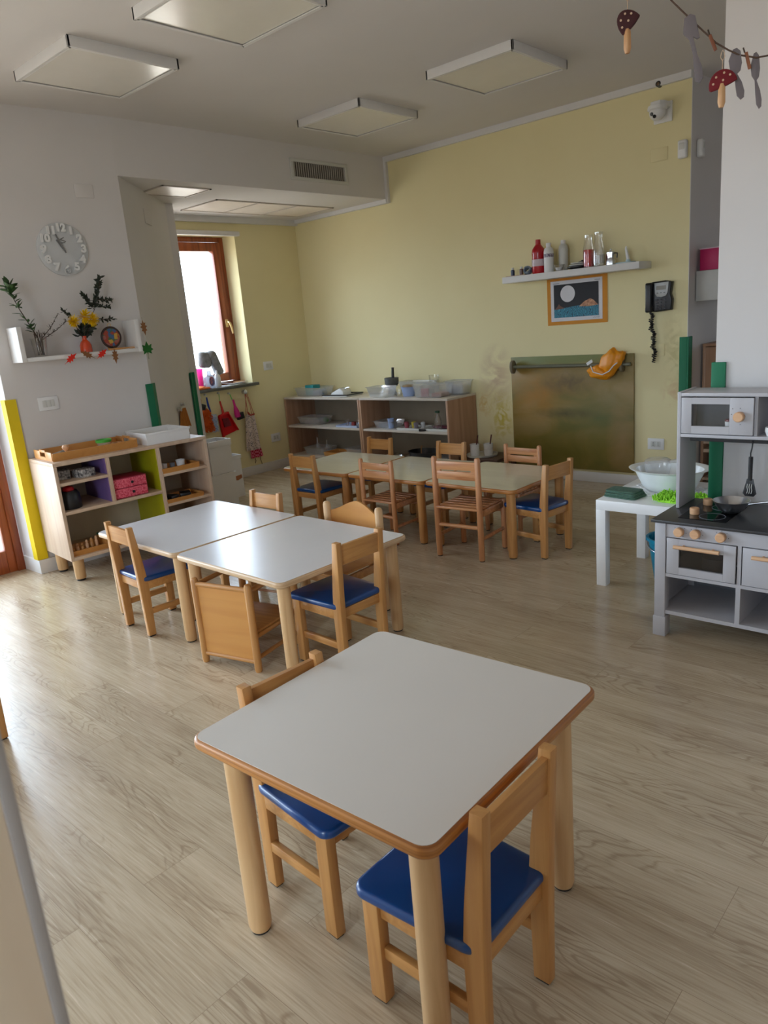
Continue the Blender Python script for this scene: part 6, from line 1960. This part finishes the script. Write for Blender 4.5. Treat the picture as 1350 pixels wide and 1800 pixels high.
MB().tube([(0.0, 0.0, 0.018), (0.004, 0, 0.012), (0.002, 0, -0.01), (-0.002, 0, -0.03), (-0.002, 0, -0.05)], 0.0028, 8).tube([(0, 0, -0.045), (0.0, 0, -0.14)], [0.0085, 0.0085], 12).build('handle', M_black, t)
g = MB().prism([(-0.012, -0.135), (0.012, -0.135), (0.026, -0.195), (0.016, -0.207), (-0.016, -0.207), (-0.026, -0.195)], -0.002, 0.002, Bw, bev=0.001)
g.build('blade', M_black, t)
g = MB()
for k in (-1, 0, 1):
    g.tube([(0.008*k, -0.0026, -0.155), (0.008*k-0.002, -0.0026, -0.168), (0.008*k+0.001, -0.0026, -0.182), (0.008*k-0.002, -0.0026, -0.195)], 0.0012, 6)
g.build('slot', M_greyplast, t)
t = thing('saucepan', 'steel toy saucepan inside the toy oven', 'saucepan', kpos(0.205, 0.12, 0.2845))
MB().lathe([(0, 0), (0.05, 0), (0.052, 0.004), (0.052, 0.062), (0.055, 0.064), (0.049, 0.064), (0.049, 0.004), (0, 0.003)], n=32).build('body', M_steel, t)
MB().tube([(0.05, -0.02, 0.05), (0.075, -0.04, 0.045), (0.10, -0.04, 0.05)], 0.003, 8).build('handle', M_steel, t)
t = thing('toy_cup', 'small white cup with dark red top inside the toy microwave', 'cup', kpos(0.205, HY+0.05, 0.8385))
MB().lathe([(0, 0), (0.017, 0), (0.020, 0.05), (0.018, 0.05), (0.015, 0.004), (0, 0.004)], n=22).build('body', M_whiteplast, t)
MB().lathe([(0, 0.05), (0.020, 0.05), (0.018, 0.058), (0, 0.060)], n=22).build('lid', mat('dark_red_plastic', srgb(110, 26, 34), 0.4), t)
t = thing('toy_teapot', 'white toy cup in the open right half of the kitchen top', 'cup', kpos(0.375, HY+0.03, 0.8385))
MB().lathe([(0, 0), (0.025, 0), (0.032, 0.02), (0.03, 0.035), (0.027, 0.035), (0.022, 0.004), (0, 0.004)], n=22).build('body', M_whiteplast, t)

# ------------------------------------------------------------------ passage behind: wall box, magenta box, brown cabinet
t = thing('wall_cabinet', 'pale wall mounted box in the passage, under the magenta box', 'cabinet', (-1.995, 5.52, 1.345))
MB().bx(0, 0.45, 0, 0.35, 0, 0.205, bev=0.003).build('body', mat('pale_grey_lacquer', srgb(190, 188, 182), 0.5), t)
MB().bx(0.004, 0.446, -0.006, 0, 0.004, 0.201, bev=0.002).build('front', mat('pale_grey_lacquer', None), t)
t = thing('magenta_box', 'magenta cardboard box standing on the passage wall cabinet', 'box', (-1.975, 5.53, 1.551))
MB().bx(0, 0.36, 0, 0.26, 0, 0.14, bev=0.002).build('body', M_magenta, t)
MB().bx(-0.004, 0.364, -0.004, 0.264, 0.14, 0.146, bev=0.001).build('lid', mat('pale_pink_card', srgb(206, 176, 190), 0.6), t)
t = thing('wall_rack', 'white curved rack arm under the passage wall cabinet', 'rack', (-1.84, 5.62, 1.343))
MB().tube([(0, 0, 0), (0.02, -0.03, -0.03), (0.07, -0.06, -0.07), (0.10, -0.06, -0.09)], 0.010, 8).build('arm', M_whiteplast, t)
t = thing('brown_cabinet', 'brown wooden cabinet in the passage behind the green corner strips', 'cabinet', (-1.985, 5.66, 0))
MB().bx(0, 0.02, 0, 0.38, 0, 1.02, bev=0.001).build('side_panel', W_shelf, t)
MB().bx(0.62, 0.64, 0, 0.38, 0, 1.02, bev=0.001).build('side_panel', W_shelf, t)
MB().bx(0, 0.64, -0.01, 0.38, 1.02, 1.04, bev=0.001).build('top', W_shelf, t)
MB().bx(0.02, 0.62, 0.0, 0.016, 0.42, 1.015, bev=0.001).build('door', W_shelf, t)
MB().bx(0.02, 0.62, 0.004, 0.37, 0.30, 0.32).build('shelf', W_cab, t)
MB().bx(0.02, 0.62, 0.004, 0.37, 0.235, 0.26).build('shelf', W_cab, t)
MB().bx(0.02, 0.62, 0.36, 0.37, 0, 1.02).build('back_panel', W_shelf, t)
MB().bx(0.02, 0.62, 0.0, 0.37, 0.02, 0.04).build('bottom_board', W_cab, t)
solo('blue_cushion', 'streaky blue fabric bundle in the bottom of the brown cabinet', 'bundle', MB().box((0, 0, 0.09), (0.50, 0.28, 0.18), bev=0.05, seg=4), mat('streaky_blue', srgb(120, 160, 206), 0.8, nscale=14, stretch=(1, 1, 4), col2=srgb(60, 92, 140)), (-1.67, 5.82, 0.041))

# ------------------------------------------------------------------ hanging garland at top right
M_clay = mat('grey_card_cutlery', srgb(118, 110, 112), 0.8)
M_cap = mat('deep_red_felt', srgb(112, 10, 24), 0.8)
M_capd = mat('maroon_felt', srgb(62, 20, 22), 0.8)
M_dot = mat('beige_dot', srgb(206, 176, 146), 0.8)
M_mst = wood('mushroom_stem_wood', srgb(206, 160, 112), srgb(180, 130, 84), 0.4, 'z')
gp = [Vector(p) for p in ((-1.12, 2.02, 2.80), (-0.98, 2.09, 2.42), (-0.856, 2.151, 2.134), (-0.818, 2.17, 2.088), (-0.759, 2.201, 2.019), (-0.733, 2.218, 1.998), (-0.71, 2.234, 1.983), (-0.677, 2.262, 1.973), (-0.64, 2.29, 1.976), (-0.50, 2.42, 2.02), (-0.05, 2.85, 2.35), (0.35, 3.32, 2.62))]
solo('garland_string', 'brown twine swagged across the top right of the picture', 'string', MB().tube(gp, 0.0022, 6), mat('brown_twine', srgb(92, 72, 60), 0.9))
view = math.atan2(2.2, -0.75)+PI/2       # faces the room
def cutout(name, label, cat, loc, pts, m, rot=0, th=0.006, s=1.0, extra=None):
    g = MB()
    g.prism([(x*s, y*s) for x, y in pts], -th/2, th/2, Bw @ Matrix.Rotation(rot, 4, 'Z'), bev=0.0008)
    return solo(name, label, cat, g, m, loc, view+PI/2-PI/2 if False else R(20), group='cut-out kitchen tools on the garland' if cat == 'cut-out' else None)
spat = [(-0.010, 0.0), (0.002, 0.006), (0.012, 0.0), (0.019, -0.045), (0.013, -0.047), (0.006, -0.040), (0.012, -0.075), (0.020, -0.100), (0.022, -0.125), (0.015, -0.135), (0.006, -0.130), (0.004, -0.100), (0.003, -0.070), (-0.002, -0.045), (-0.012, -0.032), (-0.014, -0.028)]
cutout('wooden_cutout', 'grey flat spatula shape, longest piece hanging on the left of the garland', 'cut-out', (-0.816, 2.17, 2.087), spat, M_clay, R(4), s=1.18)
spoon = [(-0.006, 0.006), (0.002, 0.008), (0.010, 0.0), (0.013, -0.025), (0.010, -0.04), (0.003, -0.046), (0.013, -0.066), (0.018, -0.085), (0.017, -0.098), (0.010, -0.102), (0.002, -0.092), (-0.001, -0.07), (-0.003, -0.045), (-0.012, -0.035), (-0.015, -0.015)]
cutout('wooden_cutout', 'grey flat spoon shape hanging right behind the red mushroom', 'cut-out', (-0.719, 2.232, 1.992), spoon, M_clay, R(2), s=1.12)
spoon2 = [(x*0.72, y*1.12) for x, y in spoon]
cutout('wooden_cutout', 'slim grey spoon shape hanging furthest right on the garland', 'cut-out', (-0.681, 2.268, 1.978), spoon2, M_clay, R(2), s=1.1)
def clip(loc, lab, rot_):
    t = thing('clothes_peg', lab, 'peg', loc, R(20), 'tiny pegs holding the garland')
    MB().box((0.004, 0, -0.012), (0.008, 0.006, 0.042), rot=(0, rot_, 0), bev=0.0015).build('body', wood('reddish_peg', srgb(150, 92, 58), srgb(116, 62, 36), 0.6), t)
    MB().tube([(-0.004, 0, 0.008), (-0.008, 0, 0.020)], 0.002, 6).build('tip', M_stem, t)
clip((-0.769, 2.196, 2.032), 'tiny brown peg left of the red mushroom on the garland', R(-22))
clip((-0.697, 2.246, 1.980), 'tiny brown peg between the two grey spoons on the garland', R(-14))
def mushroom(loc, label, m, tilt, s=1.0, wide=1.0, string=0.05, sidey=0.0):
    t = thing('hanging_mushroom', label, 'mushroom', loc, R(20)+sidey)
    pts = [(0.034*math.cos(PI*k/14), -0.012+0.037*math.sin(PI*k/14)) for k in range(15)] + [(-0.030, -0.0165), (-0.012, -0.0175), (0.012, -0.0165), (0.030, -0.0135)]
    MM = Bw @ Matrix.Rotation(tilt, 4, 'Z')
    cp_ = MB().prism([(x*s*wide, y*s) for x, y in pts], -0.006, 0.006, MM, bev=0.003).build('cap', m, t)
    g = MB()
    for (x, y) in ((-0.022, -0.002), (-0.012, 0.011), (0.008, 0.014), (0.002, -0.002), (0.020, 0.004)):
        for sd in (-1, 1):
            g.prism([(x*s*wide+0.0028*math.cos(k*PI/5), y*s+0.0028*math.sin(k*PI/5)) for k in range(10)], sd*0.006, sd*0.0072, MM)
    g.build('spots', M_dot, cp_)
    MB().lathe([(0, 0), (0.006, 0.002), (0.0095, 0.014), (0.0085, 0.05), (0.007, 0.058), (0, 0.058)], (0.0, 0, -0.066*s), n=16).build('stem', M_mst, t)
    g = MB().tube([(0, 0, 0.018*s), (0, 0, 0.02+string*0.5)], 0.0009, 5)
    g.tube([(0, 0, 0.02+string*0.5), (0.005, 0, 0.02+string*0.68), (0.003, 0, 0.02+string*0.9), (0, 0, 0.02+string), (-0.003, 0, 0.02+string*0.9), (-0.005, 0, 0.02+string*0.68), (0, 0, 0.02+string*0.5)], 0.0009, 5)
    g.build('hanging_thread', M_dot, t)
    return t
mushroom((-0.742, 2.205, 1.928), 'red felt mushroom with beige spots and wooden stem hanging on the garland', M_cap, R(14))
t = mushroom((-0.935, 2.066, 2.092), 'dark maroon spotted mushroom hanging alone left of the garland', M_capd, R(40), s=1.15, wide=0.72, string=0.05)
MB().tube([(0, 0, 0.06), (0, 0, 0.708)], 0.0009, 5).build('long_thread', M_dot, t)
mushroom((-0.629, 2.29, 1.925), 'reddish mushroom cut by the right edge of the picture', mat('brick_felt', srgb(130, 40, 30), 0.8), R(30), s=0.8)

# ------------------------------------------------------------------ tall cupboard right beside the camera, and a chair leg further left
t = thing('tall_cupboard', 'out of focus pale cupboard close to the camera at the lower left', 'cupboard', (-0.482, 0.136, 0))
MB().bx(-0.32, -0.001, -0.46, -0.009, 0.0, 1.30, bev=0.001).build('body', wood('light_cupboard_laminate', srgb(244, 228, 204), srgb(236, 216, 190), 0.45, 'z', 0.35), t)
MB().bx(-0.32, 0.0, -0.009, 0.0, 0.0, 1.30, bev=0.001).build('edge_strip', mat('grey_edge', srgb(176, 170, 166), 0.5), t)
dup(CH, (-2.925, 0.665, 0), 0, scale=1.0, label='chair almost out of view at the left edge, only one leg showing')
